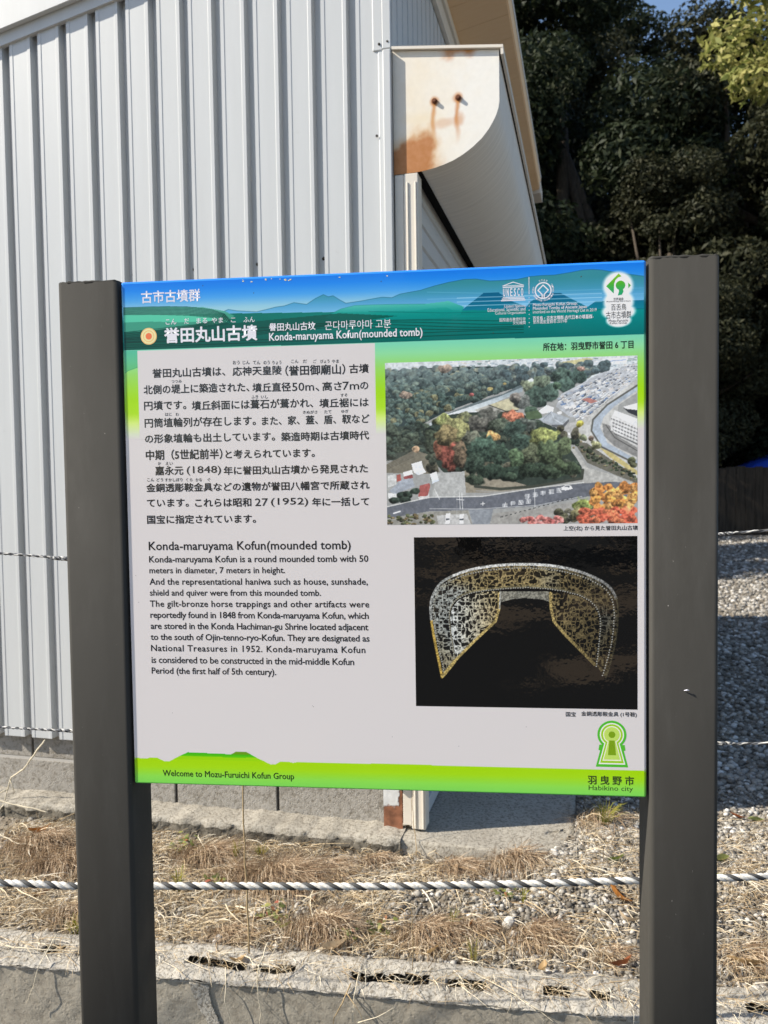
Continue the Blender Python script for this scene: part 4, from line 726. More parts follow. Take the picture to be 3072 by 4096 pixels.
polys('temple_emblem', INK_W, hdr, sh, -0.00012)
letters('temple_lettering', [(ch, 216.6+5.9*i+(1.2 if ch == 'I' else 0), 216.6+5.9*i+3.9, 397.4, 410.8) for i, ch in enumerate('UNESCO')], INK_W, 0.02, hdr)
ru, rv = D['hdr']['ring']
sh = [(circ(ru, rv, 14.0), circ(ru, rv, 11.9))]+strip([(ru-1.6, rv-12.6), (ru-1.6, rv-6.6), (ru-8.4, rv+0.6), (ru, rv+9.0), (ru+8.4, rv+0.6), (ru+1.6, rv-6.6), (ru+1.6, rv-12.6)], 1.9)
polys('world_heritage_ring', INK_W, hdr, sh, -0.00012)
sh = []
for k in range(26):
    q = k/25; q = q*0.52 if k < 17 else 0.33+(k-17)/8*0.67
    sh.append(circ(259.5, 427.5-81.4*min(1, q), 0.75, 8))
polys('dotted_divider', INK_W, hdr, sh, -0.00012)
flush_ring = []
def ring_text(txt, a0, a1, r, h):
    n = len(txt)
    for i, ch in enumerate(txt):
        if ch != ' ': flush_ring.append((ch, a0+(a1-a0)*i/(n-1), r, h))
ring_text('WORLD HERITAGE', 160, 262, 16.6, 2.6); ring_text('PATRIMOINE MONDIAL', 278, 395, 16.6, 2.6); ring_text('世界遺産', 110, 70, 16.9, 3.2)

rw_ = random.Random(8); ch_ = []
for (u_, w_, n_) in ((-226, 5, 2), (-212, 2, 1), (-186, 9, 4), (-152, 13, 6), (21, 2, 1), (-60, 1.2, 1)):
    for _ in range(n_):
        uu, vv, rr = u_+rw_.uniform(-w_, w_), 441.6+rw_.uniform(-2.6, 2.2), rw_.uniform(0.6, 1.9)
        ch_.append([(uu+rr*rw_.uniform(0.6, 1.5)*math.cos(a_), vv+rr*0.6*rw_.uniform(0.5, 1.3)*math.sin(a_)) for a_ in np.arange(7)*2*PI/7])
for q_ in ch_: polys('paint_chip', mC, panel, [q_], -0.0003)
for (u_, v_) in ((-375, -317), (135, -366), (-120, -300), (-118, -301.5), (20, -352), (-436, -70), (-432, -118), (250, -330), (-60, -12)):
    polys('dirt_speck', INK_K, panel, [circ(u_, v_, 0.55, 7)], -0.0002)
mb = MB(); mb.tube([(0.5085, -0.006, ZB-0.262), (0.513, -0.0085, ZB-0.2605), (0.516, -0.0075, ZB-0.2612)], [0.0006, 0.0010, 0.0005], 7)
o_ = mb.build('insect_husk', INK_P); o_.location = sign.location; o_.rotation_euler = sign.rotation_euler; tag(o_, 'tiny pale husk stuck to the front of the right post, casting a slanting shadow', 'insect husk')
# ---- aerial photograph of the wooded mound
U0, U1, V0, V1 = 16.5, 435.0, 16.5, 293.2
c = Canvas(U0, U1, V0, V1, 0.85, rgb(150, 150, 146)); c.warp(57, 1452, 57, 993)
n8 = vnoise(c.X.shape, 4, 1); n16 = vnoise(c.X.shape, 9, 2); n3 = vnoise(c.X.shape, 2, 3); n40 = vnoise(c.X.shape, 30, 4)
tex = 0.26*n3+0.44*n8+0.30*n16
rp = random.Random(3)
def blob(x, y, rx, ry, col, haze=0.0, br=0.34):
    col = np.array(col, float)/255
    i0, i1 = np.searchsorted(-c.Y[:, 0], -(y+ry*1.25)), np.searchsorted(-c.Y[:, 0], -(y-ry*1.25)); j0, j1 = np.searchsorted(c.X[0], x-rx*1.25), np.searchsorted(c.X[0], x+rx*1.25)
    if i1 <= i0 or j1 <= j0: return
    X, Y = c.X[i0:i1, j0:j1], c.Y[i0:i1, j0:j1]; tx = tex[i0:i1, j0:j1]; n_ = n16[i0:i1, j0:j1]
    d = np.hypot((X-x)/rx, (Y-y)/ry)+0.55*(n_-0.5); m = np.clip((1.0-d)*6, 0, 1)
    s_ = 0.70-br*(Y-y)/ry+0.16*(X-x)/rx+1.05*(tx-0.5); s_ = np.clip(s_, 0.26, 1.5)[..., None]
    cc = col*s_*1.25; cc = cc*(1-haze)+rgb(150, 170, 182)*haze
    sub = c.C[i0:i1, j0:j1]; sub[:] = sub*(1-m[..., None])+np.clip(cc, 0, 1)*m[..., None]
def quad(pts, col, a=1.0): c.poly(pts, np.array(col, float)/255*(0.93+0.14*tex[..., None]), a)
# far plain
quad([(57, 57), (1452, 57), (1452, 200), (57, 200)], (196, 204, 208))
for k in range(170):
    x, y = rp.uniform(380, 1452), rp.uniform(58, 112); wd = rp.uniform(8, 30); quad([(x, y), (x+wd, y-1), (x+wd, y+rp.uniform(3, 7)), (x, y+5)], rp.choice([(226, 230, 234), (170, 184, 196), (140, 158, 170), (205, 198, 190), (120, 145, 140)]))
quad([(1020, 84), (1180, 62), (1215, 68), (1190, 90), (1050, 100)], (196, 186, 120)); quad([(1265, 70), (1395, 62), (1398, 100), (1268, 104)], (214, 222, 232)); quad([(1275, 82), (1390, 76), (1391, 82), (1276, 88)], (150, 170, 205))
# left forest
quad([(57, 105), (400, 88), (720, 96), (840, 132), (836, 205), (640, 262), (400, 345), (250, 420), (57, 470)], (40, 55, 55))
for k in range(520):
    y = 100+(k/520)**1.1*330; x = rp.uniform(50, 850)
    lim = 838-max(0, y-182)*2.75
    if x > lim: continue
    hz = max(0, 0.40-(y-95)/420); q = rp.random(); col = (62, 82, 74) if q < 0.5 else (80, 96, 80) if q < 0.8 else (48, 68, 62) if q < 0.93 else (110, 108, 72)
    blob(x, y, rp.uniform(17, 30), rp.uniform(14, 24), col, hz)
for x, y, r_, col in ((172, 245, 34, (165, 132, 104)), (648, 222, 18, (196, 170, 80)), (544, 252, 14, (178, 70, 62)), (730, 195, 10, (190, 160, 70)), (400, 100, 40, (160, 130, 105)), (760, 122, 30, (150, 128, 100))): blob(x, y, r_, r_*0.7, col, 0.1)
# moat and its far bank
c.poly([(250, 440), (380, 366), (480, 326), (600, 284), (720, 252), (800, 210), (834, 198), (826, 240), (740, 272), (640, 316), (560, 356), (470, 384), (330, 446)], c.grad([(200, rgb(112, 132, 142)), (290, rgb(176, 190, 196)), (350, rgb(208, 214, 216)), (410, rgb(186, 196, 200)), (440, rgb(140, 154, 160))], c.Y))
c.poly([(380, 366), (480, 326), (600, 284), (720, 252), (800, 210), (834, 198), (830, 214), (700, 266), (560, 312), (430, 352)], rgb(70, 86, 88), 0.8)
quad([(640, 312), (770, 272), (840, 300), (800, 346), (735, 352)], (196, 186, 140)); quad([(560, 338), (640, 312), (735, 352), (700, 372), (600, 362)], (176, 172, 160))
c.line([(640, 312), (735, 350), (800, 346)], 5, rgb(50, 52, 48))
quad([(300, 470), (360, 370), (520, 350), (780, 350), (900, 400), (1010, 450), (1150, 640), (1150, 735), (900, 775), (650, 785), (520, 740), (380, 690), (300, 600)], (44, 56, 46)); quad([(57, 430), (250, 415), (350, 430), (330, 600), (57, 620)], (48, 60, 50))
# trees behind the mound
for k in range(150):
    x, y = rp.uniform(730, 1290), rp.uniform(92, 178)
    if y > 178-(x-1000)*0.12+(0 if x > 900 else -30): continue
    blob(x, y, rp.uniform(16, 30), rp.uniform(14, 26), rp.choice([(52, 74, 76), (70, 88, 84), (46, 66, 66), (98, 104, 84)]), 0.22)
for x, y, rx, ry, col in ((870, 215, 60, 42, (112, 122, 88)), (930, 190, 52, 40, (96, 112, 84)), (1050, 160, 60, 45, (66, 92, 76)), (1130, 165, 52, 48, (58, 84, 72)), (1150, 122, 26, 16, (176, 128, 108)), (900, 275, 78, 62, (58, 82, 66)), (985, 255, 60, 55, (66, 92, 76)), (1060, 215, 55, 50, (60, 86, 72)), (830, 300, 48, 48, (92, 96, 88)), (790, 275, 40, 30, (120, 110, 98)), (1022, 215, 24, 26, (70, 100, 70)), (870, 350, 40, 30, (60, 84, 60))): blob(x, y, rx, ry, col, 0.06)
# town
quad([(1040, 260), (1140, 210), (1250, 150), (1452, 96), (1452, 200), (1290, 300), (1160, 395), (1090, 392), (1010, 330)], (176, 180, 186))
for r_ in range(7):
    for i_ in range(26):
        q = i_/25; sc_ = 1.15-0.72*q; bx_ = 1075+q*365+(r_-3)*17*sc_+rp.uniform(-5, 5); by_ = 345-q*225+(r_-3)*17*sc_*1.05+rp.uniform(-4, 4); wd, hh = 24*sc_*rp.uniform(0.85, 1.2), 13*sc_
        if by_ < 95 or rp.random() < 0.12: continue
        rc = rp.choice([(214, 218, 224), (186, 192, 202), (120, 128, 142), (150, 158, 172), (92, 100, 114), (104, 134, 178), (172, 168, 164), (200, 192, 186)]); rd_ = tuple(int(v*0.72) for v in rc)
        quad([(bx_, by_), (bx_+wd*0.75, by_-hh*0.6), (bx_+wd, by_-hh*0.1), (bx_+wd*0.25, by_+hh*0.5)], rc); quad([(bx_+wd*0.25, by_+hh*0.5), (bx_+wd, by_-hh*0.1), (bx_+wd*1.02, by_+hh*0.30), (bx_+wd*0.3, by_+hh*0.95)], rd_); quad([(bx_+wd*0.3, by_+hh*0.95), (bx_+wd*1.02, by_+hh*0.30), (bx_+wd*1.02, by_+hh*0.75), (bx_+wd*0.3, by_+hh*1.45)], (212, 210, 206))
for k in range(40):
    q = rp.random(); x = 1030+q*430+rp.uniform(-30, 40); y = 300-q*185+rp.uniform(-46, 85)*(1-0.5*q); sc_ = 1.25-0.65*q; wd, hh = rp.uniform(18, 38)*sc_, rp.uniform(8, 17)*sc_
    col = rp.choice([(228, 230, 234), (205, 210, 218), (120, 132, 150), (150, 160, 176), (84, 96, 112), (96, 128, 176), (190, 184, 178), (214, 206, 200)])
    quad([(x, y), (x+wd*0.8, y-hh*0.55), (x+wd, y+hh*0.1), (x+wd*0.25, y+hh*0.7)], col); quad([(x+wd*0.25, y+hh*0.7), (x+wd, y+hh*0.1), (x+wd, y+hh*0.9), (x+wd*0.25, y+hh*1.5)], rp.choice([(226, 224, 220), (196, 196, 196), (150, 152, 156)]))
quad([(1150, 292), (1188, 284), (1240, 306), (1200, 318)], (186, 108, 96))
# road, canal, apartment block on the right
quad([(1452, 186), (1452, 262), (1350, 330), (1330, 470), (1452, 560), (1452, 760), (1300, 690), (1110, 540), (1060, 500), (1130, 420), (1180, 392), (1300, 300)], (186, 184, 178))
quad([(1452, 225), (1452, 250), (1330, 335), (1270, 395), (1250, 450), (1290, 540), (1452, 640), (1452, 662), (1260, 560), (1205, 470), (1215, 410), (1290, 330)], (158, 172, 188)); c.line([(1452, 222), (1290, 326), (1212, 408), (1203, 470), (1258, 562), (1452, 664)], 10, rgb(88, 86, 78))
quad([(1262, 430), (1300, 440), (1340, 500), (1452, 570), (1452, 625), (1330, 560), (1270, 500)], (132, 130, 126)); c.line([(1282, 440), (1330, 512), (1452, 588)], 5, rgb(74, 72, 70)); c.line([(1300, 438), (1350, 498), (1452, 560)], 4, rgb(206, 204, 200))
quad([(1330, 360), (1452, 410), (1452, 545), (1310, 470), (1300, 420)], (205, 203, 200)); quad([(1330, 358), (1452, 408), (1452, 456), (1322, 386)], (235, 236, 238)); quad([(1372, 340), (1452, 322), (1452, 396), (1400, 372)], (40, 42, 48)); quad([(1372, 340), (1452, 320), (1452, 360), (1392, 352)], (232, 234, 236))
for k in range(5):
    yy = 405+k*21; c.line([(1312+4*k, yy), (1452, yy+62)], 6, rgb(62, 62, 66), 0.8)
for k in range(9): c.line([(1318+16*k, 398+7*k), (1310+16*k, 470+8*k)], 4, rgb(225, 223, 220))
# hall with the broad tiled roof
quad([(840, 360), (930, 345), (935, 395), (850, 400)], (76, 100, 62)); quad([(915, 352), (960, 320), (1000, 335), (995, 360), (930, 370)], (222, 228, 234)); quad([(1040, 440), (1130, 410), (1120, 480), (1060, 500)], (170, 168, 164))
quad([(905, 408), (985, 358), (1085, 398), (1050, 432), (985, 432)], (158, 166, 174)); c.line([(985, 358), (1000, 400), (1050, 432)], 3, rgb(205, 212, 220)); c.line([(985, 358), (940, 402)], 3, rgb(120, 128, 138)); quad([(985, 432), (1050, 432), (1080, 402), (1082, 416), (1052, 450), (990, 446)], (92, 94, 98))
for x, y in ((1042, 452), (1075, 486), (1030, 366)): quad([(x-14, y-6), (x+10, y-10), (x+14, y+6), (x-10, y+9)], (238, 240, 242))
# paths and hedges at the right foot of the mound
quad([(1070, 545), (1105, 560), (1185, 680), (1320, 720), (1452, 780), (1452, 850), (1150, 780), (1160, 690), (1120, 620)], (170, 168, 160)); quad([(1100, 520), (1180, 540), (1400, 700), (1452, 740), (1452, 772), (1330, 720), (1180, 650)], (98, 94, 78))
quad([(1240, 560), (1320, 600), (1452, 700), (1452, 726), (1300, 620)], (196, 176, 96))
for k in range(70): q = rp.random(); blob(1110+q*320+rp.uniform(-25, 30), 540+q*185+rp.uniform(-16, 34), rp.uniform(7, 15), rp.uniform(6, 12), rp.choice([(56, 70, 46), (84, 92, 60), (50, 58, 42), (120, 106, 70)]))
for x, y, r_, col in ((1140, 428, 24, (205, 190, 52)), (1120, 500, 28, (140, 138, 92)), (1162, 510, 24, (110, 118, 82)), (1200, 510, 18, (128, 104, 86)), (1230, 552, 32, (150, 150, 96)), (1420, 640, 24, (96, 100, 62)), (1430, 668, 20, (90, 92, 60))): blob(x, y, r_, r_*0.9, col)
# left edge trees, scrub, the mound
for k in range(60): blob(rp.uniform(55, 330), rp.uniform(420, 610), rp.uniform(22, 40), rp.uniform(18, 30), rp.choice([(50, 64, 52), (66, 78, 60), (42, 54, 46)]))
quad([(57, 640), (220, 560), (330, 600), (360, 690), (300, 700), (57, 690)], (112, 104, 84)); blob(222, 556, 26, 22, (196, 150, 105))
for k in range(9): c.line([(62, 668-9*k), (215, 600-6*k)], 2.5, rgb(70, 66, 56), 0.8)
quad([(500, 680), (620, 700), (900, 790), (640, 812), (505, 812)], (142, 130, 106))
for k in range(120): blob(rp.uniform(300, 1130), rp.uniform(420, 730), rp.uniform(22, 42), rp.uniform(18, 36), rp.choice([(46, 58, 46), (38, 50, 40), (62, 70, 54), (78, 74, 56)]))
big = [(380, 392, 54, 40, (134, 142, 70)), (500, 382, 50, 34, (112, 116, 74)), (330, 500, 60, 60, (66, 78, 56)), (640, 372, 70, 42, (92, 92, 82)), (590, 420, 82, 56, (84, 82, 72)), (772, 384, 68, 38, (206, 108, 72)), (690, 430, 60, 50, (70, 80, 62)), (850, 430, 62, 42, (80, 88, 78)), (775, 455, 72, 55, (54, 74, 62)), (440, 455, 98, 80, (132, 130, 72)), (360, 560, 40, 70, (124, 66, 44)), (415, 590, 60, 100, (140, 62, 46)), (400, 480, 70, 60, (128, 110, 64)), (480, 590, 46, 80, (104, 84, 60)), (550, 500, 60, 48, (98, 100, 80)), (660, 492, 48, 34, (206, 152, 76)), (610, 560, 104, 84, (58, 84, 66)), (700, 600, 60, 60, (52, 74, 56)), (810, 520, 70, 58, (54, 76, 62)), (945, 500, 86, 58, (136, 144, 66)), (870, 600, 62, 62, (84, 92, 62)), (985, 585, 80, 76, (76, 94, 58)), (1055, 560, 44, 66, (82, 98, 60)), (785, 615, 42, 68, (84, 112, 70)), (560, 640, 60, 60, (50, 68, 52)), (640, 690, 110, 50, (40, 56, 42)), (760, 710, 90, 46, (38, 54, 40)), (890, 690, 84, 46, (44, 60, 42)), (1000, 700, 84, 46, (52, 68, 46)), (1085, 680, 54, 44, (58, 74, 48)), (560, 740, 60, 40, (46, 58, 42)), (760, 722, 36, 26, (58, 78, 56)), (1030, 660, 40, 30, (70, 88, 54)), (1120, 690, 34, 30, (56, 72, 48))]
for b in big: blob(b[0], b[1], b[2], b[3], b[4])
c.line([(560, 775), (700, 792), (900, 778), (1060, 752), (1150, 738), (1156, 690)], 16, rgb(58, 62, 50)); c.line([(565, 800), (700, 808), (900, 792), (1150, 752)], 7, rgb(150, 146, 136))
# car park, houses
quad([(352, 695), (500, 688), (508, 825), (310, 838), (330, 770)], (168, 168, 164))
for pts, col in (([(64, 705), (110, 698), (112, 760), (64, 775)], (196, 196, 192)), ([(68, 800), (140, 730), (205, 722), (218, 770), (110, 812)], (150, 158, 170)), ([(114, 702), (138, 698), (140, 736), (116, 742)], (176, 72, 60)), ([(152, 688), (205, 674), (208, 700), (156, 716)], (236, 236, 234)), ([(152, 714), (206, 700), (208, 722), (160, 728)], (150, 60, 58)), ([(200, 640), (258, 624), (266, 660), (284, 690), (240, 706), (212, 690)], (224, 228, 236)), ([(200, 640), (258, 624), (262, 645), (214, 664)], (245, 246, 248)), ([(305, 700), (342, 686), (356, 740), (318, 756)], (206, 216, 232)), ([(305, 700), (342, 686), (346, 702), (309, 718)], (240, 243, 248)), ([(246, 766), (302, 752), (306, 770), (290, 828), (236, 832)], (178, 76, 68)), ([(236, 830), (290, 826), (300, 800), (300, 840), (240, 846)], (206, 202, 198)), ([(64, 806), (112, 812), (112, 836), (66, 840)], (214, 214, 210))): quad(pts, col)
for k in range(14): c.line([(96+8*k, 800-5*k), (126+7*k, 812-4*k)], 1.6, rgb(118, 126, 138), 0.7)
for x, y in ((140, 820), (180, 815), (215, 800), (100, 850), (160, 850)): blob(x, y, 32, 22, (44, 58, 46))
# the road with its painted words, verge, vans
quad([(57, 890), (300, 838), (600, 836), (900, 792), (1160, 765), (1330, 758), (1452, 780), (1452, 850), (1180, 840), (900, 892), (560, 910), (300, 915), (57, 955)], (92, 96, 106)); quad([(520, 905), (660, 905), (640, 993), (545, 993)], (128, 134, 142)); c.line([(57, 886), (300, 834), (600, 832), (900, 788), (1160, 760)], 4, rgb(210, 210, 205)); c.line([(300, 900), (560, 905), (900, 888), (1150, 840)], 3, rgb(190, 192, 192))
quad([(660, 930), (900, 905), (1110, 868), (1110, 993), (640, 993)], (150, 146, 138)); quad([(57, 955), (300, 918), (520, 912), (540, 993), (57, 993)], (140, 136, 124)); quad([(340, 940), (510, 930), (535, 993), (350, 993)], (176, 174, 170))
for k in range(60): blob(rp.uniform(60, 330), rp.uniform(935, 990), rp.uniform(7, 16), rp.uniform(5, 10), rp.choice([(92, 96, 52), (120, 100, 60), (70, 76, 46)]))
for (x, y, n_) in ((850, 835, 5), (725, 882, 4)):
    for k in range(n_):
        xx, yy = x+k*44, y-k*(8 if n_ == 5 else 6)
        for q in range(4): c.line([(xx-12+rp.uniform(-2, 2), yy-10+q*7), (xx+12+rp.uniform(-3, 3), yy-11+q*7)], 3, rgb(226, 228, 230)) if rp.random() > 0.2 else None
        c.line([(xx+rp.uniform(-9, 9), yy-12), (xx+rp.uniform(-9, 9), yy+12)], 3, rgb(226, 228, 230))
c.line([(590, 876), (612, 874)], 4, rgb(230, 230, 230)); c.line([(602, 866), (602, 884)], 4, rgb(230, 230, 230)); c.line([(95, 925), (132, 914)], 8, rgb(215, 216, 218))
quad([(392, 930), (418, 926), (414, 988), (388, 990)], (240, 242, 244)); quad([(470, 936), (494, 932), (492, 988), (468, 990)], (240, 242, 244)); quad([(394, 958), (414, 956), (413, 966), (392, 968)], (60, 66, 74)); quad([(471, 960), (492, 958), (491, 968), (470, 970)], (60, 66, 74))
quad([(1038, 786), (1060, 776), (1092, 778), (1100, 796), (1062, 804), (1040, 802)], (240, 242, 246)); quad([(1052, 784), (1064, 779), (1086, 781), (1080, 787)], (70, 78, 88))
for x in (470, 484): c.line([(x, 808), (x+4, 905)], 3, rgb(220, 220, 218))
c.line([(455, 848), (495, 852)], 4, rgb(226, 226, 224)); c.line([(890, 790), (892, 912)], 2.5, rgb(220, 220, 218)); c.line([(330, 788), (358, 846)], 3, rgb(225, 225, 222)); c.line([(456, 830), (455, 960)], 1.6, rgb(200, 200, 200), 0.7)
for k in range(16): quad([(700+26*k, 950-7*k), (712+26*k, 947-7*k), (712+26*k, 953-7*k), (700+26*k, 956-7*k)], (70, 70, 70))
# autumn crowns in the near corner
for k in range(26): blob(rp.uniform(1010, 1210), rp.uniform(895, 985), rp.uniform(16, 34), rp.uniform(12, 24), rp.choice([(84, 82, 56), (120, 104, 76), (92, 88, 70)]))
blob(1160, 895, 66, 50, (118, 132, 52)); blob(1125, 940, 40, 40, (128, 120, 70))
for k in range(46): blob(rp.uniform(1200, 1452), rp.uniform(785, 910), rp.uniform(22, 46), rp.uniform(18, 34), rp.choice([(236, 146, 44), (226, 126, 40), (214, 140, 58), (240, 160, 60)]), 0, 0.22)
for k in range(46): blob(rp.uniform(1150, 1452), rp.uniform(915, 993)+max(0, (1260-rp.uniform(1150, 1452)))*0.1, rp.uniform(20, 40), rp.uniform(16, 30), rp.choice([(236, 92, 52), (226, 80, 46), (240, 110, 58)]), 0, 0.22)
for k in range(20): blob(rp.uniform(820, 1040), 975+rp.uniform(-18, 16), rp.uniform(16, 32), rp.uniform(10, 20), rp.choice([(236, 116, 104), (226, 96, 88), (214, 120, 112)]), 0, 0.2)
gy = c.C.mean(-1, keepdims=True); c.C = (gy+(c.C-gy)*0.70)*0.88+0.075*np.array([0.72, 0.78, 0.84]); c.C *= 1.08*(0.88+0.20*tex[..., None])
c.build('aerial_photo', M_PRINT, panel, -0.00008)

# ---- photograph of the openwork saddle fitting on black
c = Canvas(62.0, 434.6, -297.2, -4.9, 0.85, rgb(10, 9, 9)); c.warp(85, 1434, 130, 1163)
outer = [(250, 982), (232, 890), (214, 800), (198, 710), (187, 630), (183, 560), (196, 490), (245, 412), (330, 362), (450, 324), (600, 302), (750, 296), (900, 302), (1040, 326), (1160, 366), (1260, 424), (1308, 500), (1319, 600), (1307, 740), (1278, 870), (1246, 976)]
innr = [(332, 880), (318, 780), (304, 690), (300, 610), (310, 555), (350, 503), (430, 468), (520, 452), (640, 440), (780, 433), (900, 440), (1000, 455), (1100, 482), (1170, 525), (1208, 580), (1217, 660), (1208, 780), (1192, 906)]
def cr_(P, n=5):
    Q = []
    for i in range(len(P)-1):
        p0, p1, p2, p3 = [np.array(P[min(len(P)-1, max(0, k))], float) for k in (i-1, i, i+1, i+2)]
        for k in range(n): t_ = k/n; Q.append(tuple(0.5*(2*p1+(p2-p0)*t_+(2*p0-5*p1+4*p2-p3)*t_**2+(3*p1-p0-3*p2+p3)*t_**3)))
    return Q+[P[-1]]
outer0 = outer; outer, innr = cr_(outer), cr_(innr)
lw = [(612, 458), (606, 560), (582, 640), (520, 695), (338, 872), (322, 780), (308, 690), (306, 610), (318, 558), (355, 512), (435, 478), (520, 462)]
rw = [(916, 464), (920, 560), (938, 640), (1000, 712), (1180, 896), (1200, 780), (1210, 660), (1200, 585), (1165, 532), (1100, 492), (1000, 466)]
zero = np.zeros(c.X.shape)
def mask(pts):
    keep = c.C.copy(); m = c.poly(pts, (0, 0, 0)); c.C = keep; return m.astype(float)
mB = mask(outer+innr[::-1]); mL = mask(lw); mR = mask(rw)
a1 = vnoise(c.X.shape, 7.5, 21)-0.5; a2 = vnoise(c.X.shape, 7.5, 22)-0.5; a3 = vnoise(c.X.shape, 9.0, 23)-0.5; fine = vnoise(c.X.shape, 2, 24)
lace = np.clip((0.095-np.minimum(np.abs(a1), np.abs(a2)))/0.03, 0, 1); lace = np.maximum(lace, np.clip((0.05-np.abs(a3))/0.02, 0, 1))
fade = np.interp(c.X, [180, 500, 900, 1050, 1330], [1.0, 1.08, 1.0, 0.75, 0.52]); big_ = vnoise(c.X.shape, 45, 25)
gold = rgb(160, 142, 98); silv = rgb(172, 176, 170)
mixg = np.clip(1.6*(big_-0.35)+np.interp(c.X, [180, 330, 600, 900, 1300], [-0.1, 0.2, 0.9, 0.7, 0.5]), 0, 1)[..., None]
bandc = (gold*mixg+silv*(1-mixg))*(0.55+0.55*fine[..., None])*0.95*fade[..., None]
c.put(mB, bandc*0.16); c.put(mB*lace, bandc)
wingc = (gold*(1-np.clip((620-c.X)/300, 0, 1))[..., None]+rgb(206, 210, 206)*np.clip((620-c.X)/300, 0, 1)[..., None])*(0.6+0.5*fine[..., None])*fade[..., None]
c.put(mL, wingc*0.14); c.put(mL*lace, wingc); c.put(mR, wingc*0.12); c.put(mR*lace, wingc*0.9)
c.poly([(616, 458), (908, 458), (914, 520), (860, 506), (760, 498), (680, 506), (618, 524)], (rgb(120, 118, 108)*(0.6+0.7*fine[..., None])))
def pline(pts, w, col, a=1.0): d = c.seg(pts); m_ = np.clip((w/2-d)/3+0.5, 0, 1); c.put(m_, np.array(col)*(0.55+0.75*fine[..., None])*np.clip(fade*1.0, 0.2, 1)[..., None], a)
pline(outer[:21], 15, rgb(176, 148, 74)); pline(outer[20:41], 15, rgb(150, 152, 148)); pline(outer[40:81], 16, rgb(205, 206, 202)); pline(outer[80:86], 9, rgb(120, 116, 70), 0.6)
inset = [(x+(750-x)*0.035, y+(650-y)*0.055) for x, y in outer]
def beads(pts, gap, r, col):
    L = 0
    for (x0, y0), (x1, y1) in zip(pts[:-1], pts[1:]):
        s_ = math.hypot(x1-x0, y1-y0)
        while L < s_:
            x, y = x0+(x1-x0)*L/s_, y0+(y1-y0)*L/s_; d = np.hypot(c.X-x, c.Y-y) if False else None
            i = int(np.clip((1163-y)/(1163-130)*(c.ny-1), 0, c.ny-1)); j = int(np.clip((x-85)/(1434-85)*(c.nx-1), 0, c.nx-1)); k = r
            c.C[max(0, i-k):i+1, max(0, j-k):j+1] = col; L += gap
        L -= s_
pline(inset, 7, rgb(120, 116, 100), 0.7); pline(innr, 8, rgb(126, 120, 98), 0.8); pline(outer[80:101], 9, rgb(118, 112, 84), 0.8); beads(inset, 16, 1, rgb(160, 160, 154)); beads(innr, 15, 1, rgb(155, 155, 148)); 
pline([(x, y-8) for x, y in innr[25:66]], 6, rgb(140, 130, 95), 0.8)
pline([(606, 470), (606, 560), (582, 640), (520, 697), (430, 782), (338, 874)], 16, rgb(170, 150, 94)); pline([(916, 470), (920, 560), (938, 640), (1000, 714), (1180, 896)], 17, rgb(170, 150, 96)); pline([(614, 460), (608, 560)], 10, rgb(175, 175, 168)); pline([(256, 975), (330, 884)], 20, rgb(170, 150, 92))
c.build('saddle_photo', M_PHOTO, panel, -0.00008)

# ---- footer band and city mark
c = Canvas(-445.5, 445.5, -444.5, -380.0, 0.85, WHITE)
c.poly(D['foot']+[(450, -450), (-450, -450)], c.grad([(-447, rgb(112, 196, 82)), (-432, rgb(128, 202, 72)), (-415, rgb(150, 200, 22)), (-400, rgb(150, 198, 4)), (-390, rgb(152, 202, 10))]))
c.poly(D['foot_dark'], c.grad([(-402, rgb(128, 194, 10)), (-396, rgb(98, 186, 12)), (-390, rgb(58, 168, 18))])); c.poly([(-268.7, -389.6), (-258.9, -384.3), (-241.3, -384.5), (-232, -389.3)], rgb(96, 140, 22)); c.poly([(-363, -394.6), (-220, -396), (-207, -401), (-375, -401)], rgb(132, 194, 12), 0.6)
foot = c.build('footer_print', M_PRINT, panel, -0.00006)
letters('welcome_lettering', D['welcome'], INK_G, 0.014, foot)
letters('city_lettering', D['city'][:1], INK_G, 0.022, foot); letters('city_name_lettering', D['city'][1:], INK_G, 0.0, foot)
def keyhole(grow, barb=False):
    cu_, cv_ = D['key']['c']; r = 23.9-grow; zb = -396+grow*1.15; hw0 = 26.8-grow*1.2; hw1 = 16.6-grow*1.0; zt = cv_-math.sqrt(max(1, r*r-hw1*hw1))
    a0 = math.asin(min(1, hw1/r)); P = [(cu_+r*math.sin(a), cv_-r*math.cos(a)) for a in np.linspace(a0, 2*PI-a0, 40)]
    if barb: return [(cu_+hw0, zb), (cu_+19.5, -368), (cu_+22.3, -367), (cu_+20.8, -358)]+P+[(cu_-20.8, -358), (cu_-22.3, -367), (cu_-19.5, -368), (cu_-hw0, zb)]
    return [(cu_+hw0, zb)]+P+[(cu_-hw0, zb)]
def flat(name, col): t = NT(name, 0.5, 0.2); t.color(alb(col)).coat(0.5, 0.05); return t.m
mk = [flat('mark_dark_green', rgb(72, 172, 40)), flat('mark_white', rgb(228, 236, 214)), flat('mark_lime', rgb(142, 190, 20)), flat('mark_pale', rgb(226, 234, 196)), flat('mark_light_lime', rgb(176, 204, 92)), flat('mark_olive', rgb(112, 148, 10))]
cm = polys('city_mark', mk[0], panel, [keyhole(0, True)], -0.00010)
polys('city_mark_white_band', mk[1], cm, [keyhole(4.0)], -0.00013); polys('city_mark_lime_band', mk[2], cm, [keyhole(6.0)], -0.00016); polys('city_mark_pale_band', mk[3], cm, [keyhole(9.2)], -0.00019); polys('city_mark_inner_band', mk[4], cm, [keyhole(11.0)], -0.00022)
